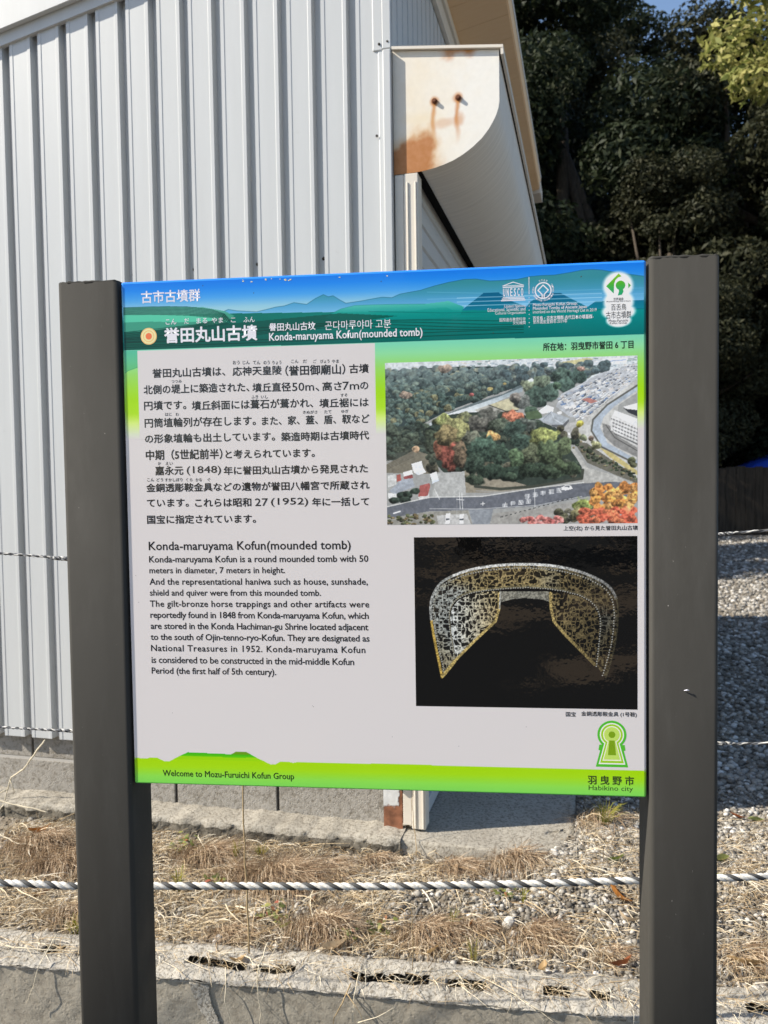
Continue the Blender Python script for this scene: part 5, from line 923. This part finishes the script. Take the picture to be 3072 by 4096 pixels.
kc = D['key']['c']; polys('city_mark_core', mk[5], cm, [circ(kc[0], kc[1], 5.6), [(kc[0]-6.6, -375.5), (kc[0]+6.6, -375.5), (kc[0]+4.4, -350.5), (kc[0]-4.4, -350.5)]], -0.00026)
# tiny letters round the heritage ring
letters('heritage_ring_lettering', [(ch, -h*0.42, h*0.42, -h/2, h/2, a+90 if ch.isascii() else a-90, ru+r*math.cos(R(a)), rv+r*math.sin(R(a))) for ch, a, r, h in flush_ring], INK_W, 0.0, hdr)
flush_letters()

# ================================================================== ROPES, STONES, STRAW, LEAVES
def rope(name, pts, rad, lay, mats, label, seg=6):
    pts = [Vector(p) for p in pts]
    # Catmull-Rom through the measured points, then three twisted strands as parts
    P = []
    for i in range(len(pts)-1):
        p0, p1, p2, p3 = pts[max(0, i-1)], pts[i], pts[i+1], pts[min(len(pts)-1, i+2)]
        n = max(2, int((p2-p1).length/(lay/14)))
        for k in range(n):
            t_ = k/n; P.append(0.5*((2*p1)+(p2-p0)*t_+(2*p0-5*p1+4*p2-p3)*t_*t_+(3*p1-p0-3*p2+p3)*t_**3))
    P.append(pts[-1]); r0 = empty(name, pts[0], 0, label, 'rope'); L = 0; Ls = [0]
    for a, b in zip(P[:-1], P[1:]): L += (b-a).length; Ls.append(L)
    for s in range(3):
        Q = []
        for i, p in enumerate(P):
            T_ = (P[min(i+1, len(P)-1)]-P[max(0, i-1)]).normalized(); A_ = T_.cross(Vector((0, 0, 1))).normalized(); B_ = T_.cross(A_)
            a = 2*PI*Ls[i]/lay+2*PI*s/3; Q.append(p+rad*0.52*(math.cos(a)*A_+math.sin(a)*B_)-pts[0])
        mb = MB(); mb.tube(Q, rad*0.56, seg+2); mb.build('strand', mats[s], r0, smooth=True)
    return r0
t = NT('white_rope_fibre', 0.75, 0.2); t.color(t.ramp(t.noise(70, 5, 0.7), [(0.3, (0.46, 0.44, 0.40)), (0.6, (0.70, 0.68, 0.64))])).bump(t.noise(420, 3, 0.5, (0.25, 1, 1)), 0.6, 0.002); M_RW = t.m
t = NT('black_rope_fibre', 0.7, 0.3); t.color((0.060, 0.060, 0.060)).bump(t.noise(500, 3), 0.35, 0.001); M_RK = t.m
t = NT('grey_rope_fibre', 0.7, 0.3); t.color((0.15, 0.155, 0.165)); M_RG = t.m
Y0 = 1.75
rope('thick_rope', [(-3.2, Y0, 0.72), (-1.6, Y0, 0.645), (-0.861, Y0, 0.617), (-0.684, Y0, 0.607), (-0.504, Y0, 0.605), (-0.308, Y0, 0.602), (-0.012, Y0, 0.597), (0.3, Y0, 0.598), (0.543, Y0, 0.602), (0.726, Y0, 0.605), (0.837, Y0, 0.607), (1.6, Y0, 0.632), (3.2, Y0, 0.70)], 0.0078, 0.052, (M_RW, M_RW, M_RK), 'thick white and black twisted rope strung low behind the sign posts')
rope('thin_rope', [(-3.2, Y0, 1.56), (-0.835, Y0, 1.348), (-0.692, Y0, 1.336), (0.0, Y0, 1.318), (0.726, Y0, 1.367), (0.833, Y0, 1.374), (3.2, Y0, 1.52)], 0.0032, 0.019, (M_RG, M_RW, M_RK), 'thin grey twisted rope, highest of the three ropes, about eye height')
rope('thin_rope', [(-3.2, Y0, 1.14), (-0.849, Y0, 0.966), (-0.69, Y0, 0.956), (0.0, Y0, 0.922), (0.725, Y0, 0.908), (0.836, Y0, 0.906), (3.2, Y0, 0.94)], 0.0030, 0.018, (M_RG, M_RW, M_RK), 'thin grey twisted rope in the middle, between the thick rope and the upper thin one')

def to_world(a, b, z): p = WO+WD*a+WN*b; return (p.x, p.y, z)
def to_ab(x, y): d = Vector((x, y, 0))-WO; return d.dot(WD), d.dot(WN)
shed_inv = Matrix.Translation(BO) @ Matrix.Rotation(BA, 4, 'Z'); shed_inv.invert()
def free(x, y):     # clear of the footing and the apron
    q = shed_inv @ Vector((x, y, 0))
    return not ((q.x < 0.02 and q.y > -0.085) or (0 <= q.x < 0.50 and q.y > -0.06) or (0.5 <= q.x < 0.57 and q.y > 0.02))
# ---- loose stones
ico = bmesh.new(); bmesh.ops.create_icosphere(ico, subdivisions=1, radius=1); IV = np.array([v.co[:] for v in ico.verts]); IF = np.array([[v.index for v in f.verts] for f in ico.faces]); ico.free()
def stones(name, pts, sizes, seed):
    g = np.random.default_rng(seed); n = len(pts); V = np.repeat(IV[None], n, 0)*(1+0.34*(g.random((n, len(IV), 1))-0.5)); sc = np.stack([np.ones(n), 0.62+0.36*g.random(n), 0.45+0.35*g.random(n)], -1); V = V*sc[:, None]
    a = g.random(n)*2*PI; b = (g.random(n)-0.5)*1.3; ca, sa, cb, sb = np.cos(a), np.sin(a), np.cos(b), np.sin(b)
    x, y, z = V[..., 0], V[..., 1], V[..., 2]; y, z = y*cb[:, None]-z*sb[:, None], y*sb[:, None]+z*cb[:, None]; x, y = x*ca[:, None]-y*sa[:, None], x*sa[:, None]+y*ca[:, None]
    V = np.stack([x, y, z], -1)*np.asarray(sizes)[:, None, None]+np.asarray(pts)[:, None, :]; F = (IF[None]+(np.arange(n)*len(IV))[:, None, None]).reshape(-1, 3)
    return mesh(name, V.reshape(-1, 3), F, M_STONE)
pts = []; sz = []
while len(pts) < 15000:
    a, b = random.uniform(-1.5, 1.5), random.uniform(WTHK+0.002, 0.95); x, y, _ = to_world(a, b, 0)
    dens = 0.35+0.65*smooth(-0.35, 0.25, x)+0.5*noise.noise(Vector((x*3, y*3, 6)))
    if not free(x, y) or random.random() > dens: continue
    s = 0.0045+0.0075*random.random()**2.5+(0.008 if random.random() < 0.02 else 0); pts.append((x, y, ground_z(a, b)+s*0.25)); sz.append(s)
n0 = len(pts)
while len(pts) < n0+21000:
    d = random.random()**1.7; y = 2.45+d*12.6; x = 0.30*y+random.uniform(-0.35, 0.26*y+0.2)
    if not free(x, y): continue
    a, b = to_ab(x, y); s = random.uniform(0.008, 0.019)*(0.6 if y < 3.0 else 1)*(1 if y < 5 else 1.35 if y < 9 else 1.7); pts.append((x, y, ground_z(a, b)+s*0.3)); sz.append(s)
tag(stones('gravel', pts, sz, 4), kind='stuff')

# ---- dry grass
t = NT('brown_straw', 0.8, 0.2); cs = t.ramp(t.island(), [(0.0, (0.15, 0.095, 0.055)), (0.45, (0.31, 0.215, 0.135)), (0.8, (0.48, 0.365, 0.245)), (1.0, (0.72, 0.61, 0.47))]); t.color(cs).translucent(cs, 0.25); M_TUFT = t.m
def blades(name, base, ang, length, rise, fall, width, mat, seed, parent=None):
    g = np.random.default_rng(seed); n = len(base); base = np.asarray(base, float); d = np.stack([np.cos(ang), np.sin(ang), np.zeros(n)], -1); side = np.stack([-np.sin(ang), np.cos(ang), np.zeros(n)], -1)
    ts = np.array([0, 0.33, 0.68, 1.0]); zs = np.stack([np.zeros(n), rise*0.75, rise, rise-fall], -1); wid = np.array([1.0, 0.9, 0.7, 0.15]); bend = (g.random(n)-0.5)*0.9
    V = np.zeros((n, 4, 2, 3))
    for k in range(4):
        c = base+d*(length*ts[k])[:, None]+side*(length*bend*ts[k]**2)[:, None]; c[:, 2] += zs[:, k]
        tilt = side*np.cos(0.6)+np.array([0, 0, 0.55]); w_ = (width*wid[k])[:, None]*tilt*0.5; V[:, k, 0] = c-w_; V[:, k, 1] = c+w_
    i = (np.arange(n)*8)[:, None]; F = np.concatenate([i+np.array([[2*k, 2*k+1, 2*k+3, 2*k+2]]) for k in range(3)], 0)
    return mesh(name, V.reshape(-1, 3), F, mat, parent)
base = []; ang = []; ln = []; ri = []; fa = []; wd = []
def put(x, y, z, a, L, r_, f, w_):
    a1, b1 = to_ab(x+L*math.cos(a), y+L*math.sin(a)); a0, b0 = to_ab(x, y)
    if min(b0, b1) < WTHK-0.012 and b0 > WTHK-0.045 and random.random() < 0.93: return
    base.append((x, y, z)); ang.append(a); ln.append(L); ri.append(r_); fa.append(f); wd.append(w_)
k = 0
while k < 22000:        # scattered straw lying about
    a, b = random.uniform(-1.5, 1.6), random.uniform(WTHK-0.02, 1.0); x, y, _ = to_world(a, b, 0)
    dens = 0.75-0.42*smooth(-0.15, 0.30, x)*smooth(0.02, 0.2, b)+0.95*noise.noise(Vector((x*5.3, y*7.3, 2)))+0.35*smooth(0.28, 0.16, b)+0.35*smooth(0.6, 0.9, x)*smooth(0.75, 0.4, b)
    if not free(x, y) or random.random() > dens: continue
    L = random.uniform(0.02, 0.13)*random.uniform(0.5, 1); put(x, y, ground_z(a, b)+random.uniform(0.001, 0.020), random.uniform(0, 2*PI), L, random.uniform(0.0, 0.016), random.uniform(0.0, 0.014), random.uniform(0.0009, 0.0022)); k += 1
ang, ln, ri, fa, wd = map(np.array, (ang, ln, ri, fa, wd)); _first = (base, ang, ln, ri, fa, wd); base = []; ang = []; ln = []; ri = []; fa = []; wd = []
# tufts flopping over towards the wall:  (x, y, radius, blades, height, length)
for (x0, y0, rad, n, hh, LL) in ((-0.34, 2.47, 0.10, 2000, 0.075, 0.14), (-0.22, 2.52, 0.06, 700, 0.05, 0.12), (-0.60, 2.63, 0.09, 1100, 0.06, 0.12), (-0.50, 2.50, 0.06, 500, 0.045, 0.10), (-1.20, 2.72, 0.09, 1100, 0.07, 0.12), (-1.02, 2.60, 0.10, 1500, 0.075, 0.13), (-1.14, 2.58, 0.06, 500, 0.04, 0.10), (-0.45, 2.155, 0.065, 900, 0.035, 0.07), (-0.19, 2.165, 0.085, 1500, 0.058, 0.085), (-0.88, 2.25, 0.08, 1000, 0.045, 0.09), (0.10, 2.15, 0.075, 1100, 0.050, 0.085), (0.23, 2.17, 0.04, 350, 0.04, 0.07), (0.40, 2.14, 0.07, 700, 0.045, 0.085), (0.21, 2.525, 0.06, 700, 0.045, 0.10), (0.40, 2.535, 0.07, 1100, 0.060, 0.11), (0.93, 2.02, 0.10, 700, 0.035, 0.10), (-0.04, 2.58, 0.05, 260, 0.04, 0.09), (0.72, 2.74, 0.08, 260, 0.05, 0.11), (0.57, 2.05, 0.05, 240, 0.03, 0.07)):
    for _ in range(int(n*0.8)):
        q, aa = rad*math.sqrt(random.random()), random.uniform(0, 2*PI); x, y = x0+q*math.cos(aa)*1.05, y0+q*math.sin(aa)*0.75
        if not free(x, y): continue
        a, b = to_ab(x, y); out = math.atan2(y-y0-0.045, (x-x0)*0.9+0.02)+random.gauss(0, random.choice((0.45, 0.7, 1.4))); h_ = hh*(1-0.6*(q/rad)**2)*random.uniform(0.5, 1.1)
        put(x, y, ground_z(a, b)+h_*0.45, out, LL*random.uniform(0.3, 1.25), h_*0.55, h_*random.uniform(0.6, 1.25)+0.012, random.uniform(0.0009, 0.0019))
ang, ln, ri, fa, wd = map(np.array, (ang, ln, ri, fa, wd)); tag(blades('brown_grass', base, ang, ln, ri, fa, wd, M_TUFT, 19), kind='stuff'); base, ang, ln, ri, fa, wd = [list(q) for q in _first]
for _ in range(700):        # broader pale stalks on top
    a, b = random.uniform(-1.5, 1.5), random.uniform(WTHK+0.01, 0.9); x, y, _z = to_world(a, b, 0)
    if free(x, y) and random.random() < 1.0-0.5*smooth(-0.1, 0.4, x): put(x, y, ground_z(a, b)+random.uniform(0.012, 0.04), random.uniform(0, 2*PI), random.uniform(0.06, 0.16), random.uniform(0, 0.02), random.uniform(0.0, 0.02), random.uniform(0.0020, 0.0036))
# straw hanging over the broken wall top
for _ in range(420):
    s0, s1 = random.choice(slots[3:13]); a = random.uniform(s0, s1); x, y, _z = to_world(a, random.uniform(0.03, 0.09), 0); put(x, y, 0.246+random.uniform(-0.008, 0.006), random.uniform(0.2, 2.9)*random.choice((1, -1)), random.uniform(0.03, 0.08), random.uniform(0, 0.008), random.uniform(0, 0.01), random.uniform(0.0010, 0.0020))
for _ in range(2200):
    a = random.uniform(-1.4, 1.3); b = random.gauss(0.10, 0.045); L = random.uniform(0.03, 0.10); x, y, _z = to_world(a, b, 0)
    put(x, y, 0.255+random.uniform(0.0, 0.012), random.uniform(0, 2*PI), L, random.uniform(0.0, 0.01), random.uniform(0, 0.012), random.uniform(0.0009, 0.0018))
ang, ln, ri, fa, wd = map(np.array, (ang, ln, ri, fa, wd))
tag(blades('dry_grass', base, ang, ln, ri, fa, wd, M_STRAW, 9), kind='stuff')

# ---- green shoots, one clump each
def clump(name, x0, y0, n, h, spread, label, cat='grass tuft', mat=None):
    a, b = to_ab(x0, y0); bs = []; an_ = []; L = []; rr = []
    for _ in range(n):
        aa = random.uniform(0, 2*PI); q = spread*0.3*random.random(); bs.append((q*math.cos(aa), q*math.sin(aa), 0)); an_.append(aa); L.append(spread*random.uniform(0.3, 1)); rr.append(h*random.uniform(0.5, 1))
    o = blades(name, bs, np.array(an_), np.array(L), np.array(rr), np.zeros(n)-0.004, np.full(n, 0.0021), mat or M_BLADE, int(abs(x0)*1000)); o.location = (x0, y0, ground_z(a, b)-0.002); return tag(o, label, cat)
clump('grass_tuft', -0.644, 2.41, 40, 0.075, 0.03, 'yellow-green grass tuft just right of the left post, above the thick rope')
clump('grass_tuft', -0.421, 2.60, 34, 0.06, 0.03, 'small yellow-green grass tuft at the footing above the big brown straw mound')
clump('grass_tuft', -0.495, 2.58, 22, 0.085, 0.02, 'slender green grass tuft right beside the tall dry stem, at the footing')
clump('grass_tuft', 0.171, 2.16, 26, 0.06, 0.03, 'yellowing grass tuft below the rope, right of the pale beige leaf')
clump('grass_tuft', 0.215, 2.03, 16, 0.085, 0.03, 'sparse dark green grass tuft close to the broken wall top')
clump('grass_tuft', 0.735, 2.70, 70, 0.085, 0.07, 'larger yellow-green grass tuft at the end of the concrete apron, near the right post')
clump('grass_tuft', -0.875, 2.19, 50, 0.05, 0.04, 'bright yellow grass tuft hugging the left edge of the left post')
clump('grass_tuft', 0.387, 2.30, 18, 0.05, 0.03, 'thin yellow grass tuft behind the thick rope, left of the right post')
t = NT('weed_leaf', 0.6, 0.3); cs = t.ramp(t.island(), [(0.0, (0.08, 0.10, 0.03)), (0.55, (0.20, 0.22, 0.06)), (0.8, (0.33, 0.30, 0.10)), (1.0, (0.33, 0.09, 0.06))]); t.color(cs).translucent(cs, 0.3); M_WEED = t.m
def weed(x0, y0, n, rad, label):
    V = []; F = []
    for k in range(n):
        aa = random.uniform(0, 2*PI); q = rad*random.random(); c = Vector((q*math.cos(aa), q*math.sin(aa), 0.006+0.03*random.random())); s = random.uniform(0.006, 0.012)
        nn = Vector((random.uniform(-.6, .6), random.uniform(-.9, .2), 1)).normalized(); u = nn.cross(Vector((random.uniform(-1, 1), random.uniform(-1, 1), 0.1))).normalized(); v = nn.cross(u); b = len(V)
        for (p, r_) in ((-1, 0), (-.3, .5), (.4, .55), (1, 0), (.4, -.55), (-.3, -.5)): V.append((c+u*s*p+v*s*r_+nn*s*0.25*abs(r_))[:])
        F += [(b, b+1, b+5), (b+1, b+2, b+4, b+5), (b+2, b+3, b+4)]
    a, b = to_ab(x0, y0); o = mesh('weed_plant', V, F, M_WEED); o.location = (x0, y0, ground_z(a, b)); return tag(o, label, 'weed')
weed(-0.12, 2.12, 34, 0.04, 'small green weed with reddish leaves beside the large beige leaf, on the wall edge')
weed(-0.695, 2.70, 44, 0.06, 'low dark green weed patch at the footing just right of the left post')
weed(-0.536, 2.43, 26, 0.035, 'little green weed beside the orange leaf above the rope')
weed(-0.027, 2.17, 30, 0.045, 'pale green weed among gravel below the middle of the rope')
weed(-0.33, 2.24, 30, 0.05, 'faded green weed under the rope, right of the tall dry stem')
weed(0.34, 2.33, 22, 0.035, 'small yellow and red weed directly under the rope, on the right')

# ---- fallen leaves
def leaf(x, y, L, wr, ang_, kind, curl, tilt, label, lift=0.012):
    n, m = 11, 5; V = []; F = []; g = random.Random(int((x+9)*1e4)); ph = g.uniform(0, 6)
    for i in range(n):
        q = i/(n-1); w_ = wr*L*math.sin(PI*q**0.85)**0.8*0.5+0.0004
        for j in range(m):
            r_ = (j/(m-1)-0.5)*2; V.append(((q-0.5)*L, r_*w_, curl*L*((q-0.45)**2*1.4)+abs(r_)**1.6*w_*0.75+0.05*L*math.sin(q*7+ph)*0.3+0.02*L*r_*math.sin(q*9+ph)))
    for i in range(n-1):
        for j in range(m-1): F.append((i*m+j, i*m+j+1, (i+1)*m+j+1, (i+1)*m+j))
    t_ = len(V); V += [(-0.5*L, 0.0006, 0.35*curl*L), (-0.5*L, -0.0006, 0.35*curl*L), (-0.66*L, -0.0005, 0.5*curl*L), (-0.66*L, 0.0005, 0.5*curl*L)]; F.append((t_, t_+1, t_+2, t_+3))
    o = mesh('fallen_leaf', V, F, LEAF[kind], smooth=True); a, b = to_ab(x, y); o.location = (x, y, max(ground_z(a, b), 0.255)+lift); o.rotation_euler = (tilt[0], tilt[1], ang_); return tag(o, label, 'leaf')
for args in (
 (0.136, 2.20, 0.052, 0.48, 0.1, 'beige', 0.3, (-0.5, 0), 'flat pale beige leaf lying on gravel below the rope, right of centre'),
 (0.427, 2.17, 0.078, 0.30, -0.1, 'pink', 0.7, (-0.5, 0), 'long pinkish curled leaf below the rope, left of the right post'),
 (0.655, 2.27, 0.090, 0.42, -1.1, 'orange', 0.5, (-0.7, 0.2), 'big bright orange leaf standing beside the right post just under the rope'),
 (0.650, 2.165, 0.060, 0.45, -0.7, 'beige', 0.9, (-0.6, 0.2), 'curled beige leaf beside the right post, beneath the big orange leaf'),
 (0.585, 1.98, 0.070, 0.42, 0.35, 'rust', 0.6, (-0.7, 0), 'rust-brown leaf touching the left side of the right post, near the wall top'),
 (0.561, 2.02, 0.036, 0.35, -0.7, 'beige', 0.3, (-0.5, 0), 'small slim beige leaf among stones, up and left of the rust leaf'),
 (0.385, 1.97, 0.040, 0.60, 1.1, 'tan', 0.8, (-0.5, 0), 'crumpled tan leaf on the wall edge, third from the right post'),
 (0.115, 2.055, 0.058, 0.36, 0.75, 'tan', 0.4, (-0.6, 0), 'olive tan leaf leaning on a brown straw mound near the wall top'),
 (0.477, 2.34, 0.045, 0.45, -0.2, 'green', 0.4, (-0.4, 0), 'dark green leaf directly below the rope, in the right half'),
 (0.701, 2.44, 0.060, 0.45, 0.3, 'green', 0.6, (-0.5, 0), 'folded green leaf above the rope, beside the right post'),
 (0.212, 2.155, 0.050, 0.50, 0.5, 'orange', 0.9, (-0.6, 0), 'crumpled orange-brown leaf right of the yellowing grass tuft'),
 (-0.36, 2.22, 0.065, 0.22, 0.25, 'brown', 0.3, (-0.4, 0), 'narrow dark brown leaf below the rope, right of the tall dry stem'),
 (-0.433, 2.25, 0.048, 0.35, 0.0, 'tan', 0.2, (-0.4, 0), 'flat tan leaf touching the tall dry stem, below the rope'),
 (-0.288, 2.18, 0.036, 0.55, 0.7, 'lime', 0.3, (-0.6, 0), 'pale lime green leaf left of the gravel patch, below the rope'),
 (-0.515, 2.43, 0.034, 0.50, 1.2, 'orange', 0.6, (-0.6, 0), 'small orange leaf tucked beside the big straw mound, above the rope'),
 (-0.222, 2.31, 0.034, 0.50, 1.3, 'brown', 0.6, (-0.5, 0), 'small dark brown leaf just below the middle of the thick rope'),
 (-0.147, 2.072, 0.072, 0.62, 0.3, 'beige', 0.5, (-0.6, 0), 'large round beige leaf resting on the back edge of the broken wall'),
 (-1.235, 2.80, 0.080, 0.45, 0.2, 'orange', 0.8, (-0.5, 0), 'curled orange leaf at the footing, left of the left post'),
 (-1.044, 2.365, 0.048, 0.55, 0.4, 'brown', 0.6, (-0.6, 0), 'brown leaf hanging just under the rope, left of the left post'),
 (1.206, 2.74, 0.062, 0.30, -1.0, 'rust', 0.5, (-0.5, 0), 'slim rust-red leaf on sunlit gravel right of the right post'),
 (1.254, 2.71, 0.052, 0.55, -0.3, 'lime', 0.3, (-0.4, 0), 'pale yellow-green leaf on gravel at the right edge, beside the rust-red one'),
 (1.030, 2.45, 0.060, 0.60, 0.2, 'lime', 0.3, (-0.7, 0), 'lime green leaf just above the rope, right of the right post'),
 (0.980, 2.34, 0.050, 0.55, -0.4, 'lime', 0.3, (-0.5, 0), 'lime green leaf just below the rope, right of the right post'),
 (0.893, 1.975, 0.095, 0.34, -0.4, 'tan', 0.4, (-0.5, 0), 'large tan leaf on straw at the right edge, near the wall top')): leaf(*args)
a_ = to_world(-0.415+0.02, 0.075, 0)
leaf(-0.395, 2.045, 0.045, 0.5, 0.2, 'tan', 0.9, (-0.4, 0), 'yellow-tan leaf caught in the crack of the wall top, left of centre', -0.004)
# a pale stone bigger than the rest
bm = bmesh.new(); bmesh.ops.create_icosphere(bm, subdivisions=3, radius=1)
for v in bm.verts: v.co = Vector((v.co.x*0.018, v.co.y*0.015, v.co.z*0.022))*(1+0.18*noise.noise(v.co*2.1))
me = bpy.data.meshes.new('pale_stone'); bm.to_mesh(me); bm.free(); t = NT('pale_stone', 0.8, 0.3); t.color(t.mix(t.noise(60, 5), (0.50, 0.49, 0.46), (0.38, 0.37, 0.35))).bump(t.noise(200, 4), 0.3, 0.001); me.materials.append(t.m)
o = bpy.data.objects.new('pale_stone', me); COL.objects.link(o); o.location = (0.329, 2.18, lot_z(0.329, 2.18)+0.012); o.rotation_euler = (0.3, 0.4, 0.5); tag(o, 'pale grey stone standing upright in gravel, left of the long pinkish leaf', 'stone')
t = NT('flat_grey_stone', 0.9, 0.2); t.color((0.20, 0.19, 0.17)).bump(t.noise(80, 5), 0.5, 0.004)
mb = MB(); mb.bar(-0.06, 0.06, -0.025, 0.025, -0.02, 0.014, 0.008); o = mb.build('flat_stone', t.m); o.location = (-0.46, 2.33, lot_z(-0.46, 2.33)); o.rotation_euler = (0.1, -0.06, 0.2); tag(o, 'flat grey stone half buried in straw behind the rope, left of the tall dry stem', 'stone')

# ---- dry stems and hanging roots
def twig(name, pts, rad, mat, label, cat='twig', side=(), wob=0.06):
    P = [Vector(p) for p in pts]; Q = []
    for i in range(len(P)-1):
        for k in range(5):
            q = P[i].lerp(P[i+1], k/5); s = (P[i+1]-P[i]).length; Q.append(q+Vector((noise.noise(q*31), noise.noise(q*29+Vector((5, 0, 0))), 0))*s*wob)
    Q.append(P[-1]); o0 = Q[0].copy(); mb = MB(); n = len(Q); mb.tube([q-o0 for q in Q], [rad*(1-0.5*i/n) for i in range(n)], 6)
    for sp in side: mb.tube([Vector(p)-o0 for p in sp], [rad*0.7]+[rad*0.35]*(len(sp)-1), 5)
    o = mb.build(name, mat, smooth=True); o.location = o0; return tag(o, label, cat)
def wf(a, z, off): p = WO+WD*a-WN*(-off); return (p.x, p.y, z)
twig('dry_weed', [(-0.368, 2.062, 0.262), (-0.376, 2.075, 0.45), (-0.382, 2.09, 0.70), (-0.380, 2.10, 0.98), (-0.372, 2.11, 1.15)], 0.0026, M_STEM, 'tall thin straight dry stem rising from the wall edge behind the board', 'weed stalk', (), 0.012)
twig('dry_weed', [(0.055, 1.985, 0.26), (0.056, 1.975, 0.34), (0.052, 1.97, 0.44)], 0.0012, M_STEM, 'short fine dry stem standing below the rope near the middle', 'weed stalk')
twig('hanging_root', [wf(*q) for q in ((-0.322, 0.325, 0.05), (-0.327, 0.300, -0.012), (-0.330, 0.27, -0.02), (-0.327, 0.225, -0.022), (-0.321, 0.19, -0.02), (-0.326, 0.165, -0.018), (-0.323, 0.09, -0.02))], 0.0015, M_ROOT, 'long pale wavy root hanging down the wall face, second from the left post', 'root')
twig('hanging_root', [wf(*q) for q in ((-0.43, 0.262, 0.03), (-0.413, 0.236, -0.014), (-0.413, 0.21, -0.022), (-0.402, 0.17, -0.02), (-0.400, 0.12, -0.02))], 0.0014, M_ROOT, 'pale root hanging down the wall face, nearest the left post on its right', 'root')
twig('hanging_root', [wf(*q) for q in ((-0.084, 0.275, 0.04), (-0.088, 0.245, -0.014), (-0.092, 0.20, -0.02), (-0.092, 0.165, -0.02))], 0.0014, M_ROOT, 'short white root hanging straight down the wall near the middle', 'root')
twig('hanging_root', [wf(*q) for q in ((-0.102, 0.262, 0.01), (-0.115, 0.235, -0.03), (-0.134, 0.20, -0.03), (-0.139, 0.10, -0.03))], 0.0019, M_STEM, 'brown forked root bending down the wall left of the short white root', 'root', [[wf(-0.108, 0.25, -0.01), wf(-0.07, 0.22, -0.035), wf(-0.05, 0.16, -0.035)]])
twig('dry_straw', [wf(*q) for q in ((-0.076, 0.196, -0.035), (-0.03, 0.213, -0.035), (0.015, 0.233, -0.02))], 0.0014, M_ROOT, 'single stiff straw sticking out of the wall face, slanting up to the right', 'straw')
twig('hanging_root', [wf(*q) for q in ((-0.905, 0.30, 0.05), (-0.914, 0.262, -0.012), (-0.929, 0.205, -0.02), (-0.952, 0.155, -0.018))], 0.0014, M_ROOT, 'white root hanging down the wall left of the left post', 'root')
twig('dry_straw', [wf(*q) for q in ((-1.10, 0.255, 0.06), (-0.98, 0.268, 0.03), (-0.86, 0.262, 0.05), (-0.80, 0.258, 0.06))], 0.0017, M_ROOT, 'long pale straw lying along the wall top left of the left post', 'straw')
twig('dry_straw', [wf(*q) for q in ((0.20, 0.262, 0.09), (0.27, 0.262, 0.04), (0.35, 0.245, 0.0), (0.39, 0.22, -0.01))], 0.0015, M_ROOT, 'pale straw draped diagonally over the wall top, right half', 'straw')
twig('dry_straw', [wf(*q) for q in ((0.02, 0.245, 0.0), (0.08, 0.25, 0.03), (0.13, 0.268, 0.08))], 0.0014, M_ROOT, 'pale straw crossing the wall crack, slanting up to the right near the middle', 'straw')
SH = Matrix.Translation(BO) @ Matrix.Rotation(BA, 4, 'Z')
L2 = lambda *q: (SH @ Vector(q))[:]
twig('dry_vine', [L2(-1.351, -0.05, 0.541), L2(-1.387, -0.07, 0.486), L2(-1.433, -0.07, 0.431), L2(-1.487, -0.07, 0.398), L2(-1.507, -0.07, 0.344), L2(-1.515, -0.08, 0.295), L2(-1.545, -0.10, 0.255)], 0.0036, M_ROOT, 'pale bent dry vine leaning on the concrete blocks at the left edge', 'vine', [[L2(-1.507, -0.07, 0.35), L2(-1.547, -0.07, 0.33), L2(-1.62, -0.08, 0.31)], [L2(-1.49, -0.07, 0.385), L2(-1.482, -0.06, 0.336)]])
twig('dry_vine', [L2(-1.30, -0.11, 0.295), L2(-1.36, -0.12, 0.312), L2(-1.44, -0.12, 0.318), L2(-1.56, -0.11, 0.335)], 0.0028, M_ROOT, 'pale dry vine lying flat on straw left of the left post', 'vine')
twig('dry_vine', [L2(-1.18, -0.33, 0.285), L2(-1.26, -0.33, 0.285), L2(-1.36, -0.31, 0.305), L2(-1.47, -0.30, 0.325), L2(-1.6, -0.30, 0.335)], 0.0024, M_ROOT, 'thin pale dry vine arching through straw above the rope, left of the left post', 'vine')
twig('dry_weed', [L2(0.07, -0.10, 0.27), L2(0.062, -0.07, 0.32), L2(0.050, -0.05, 0.36), L2(0.046, -0.04, 0.43), L2(0.050, -0.04, 0.50)], 0.0014, M_STEM, 'thin dry stem in front of the shutter guide rail at the shed corner', 'weed stalk')
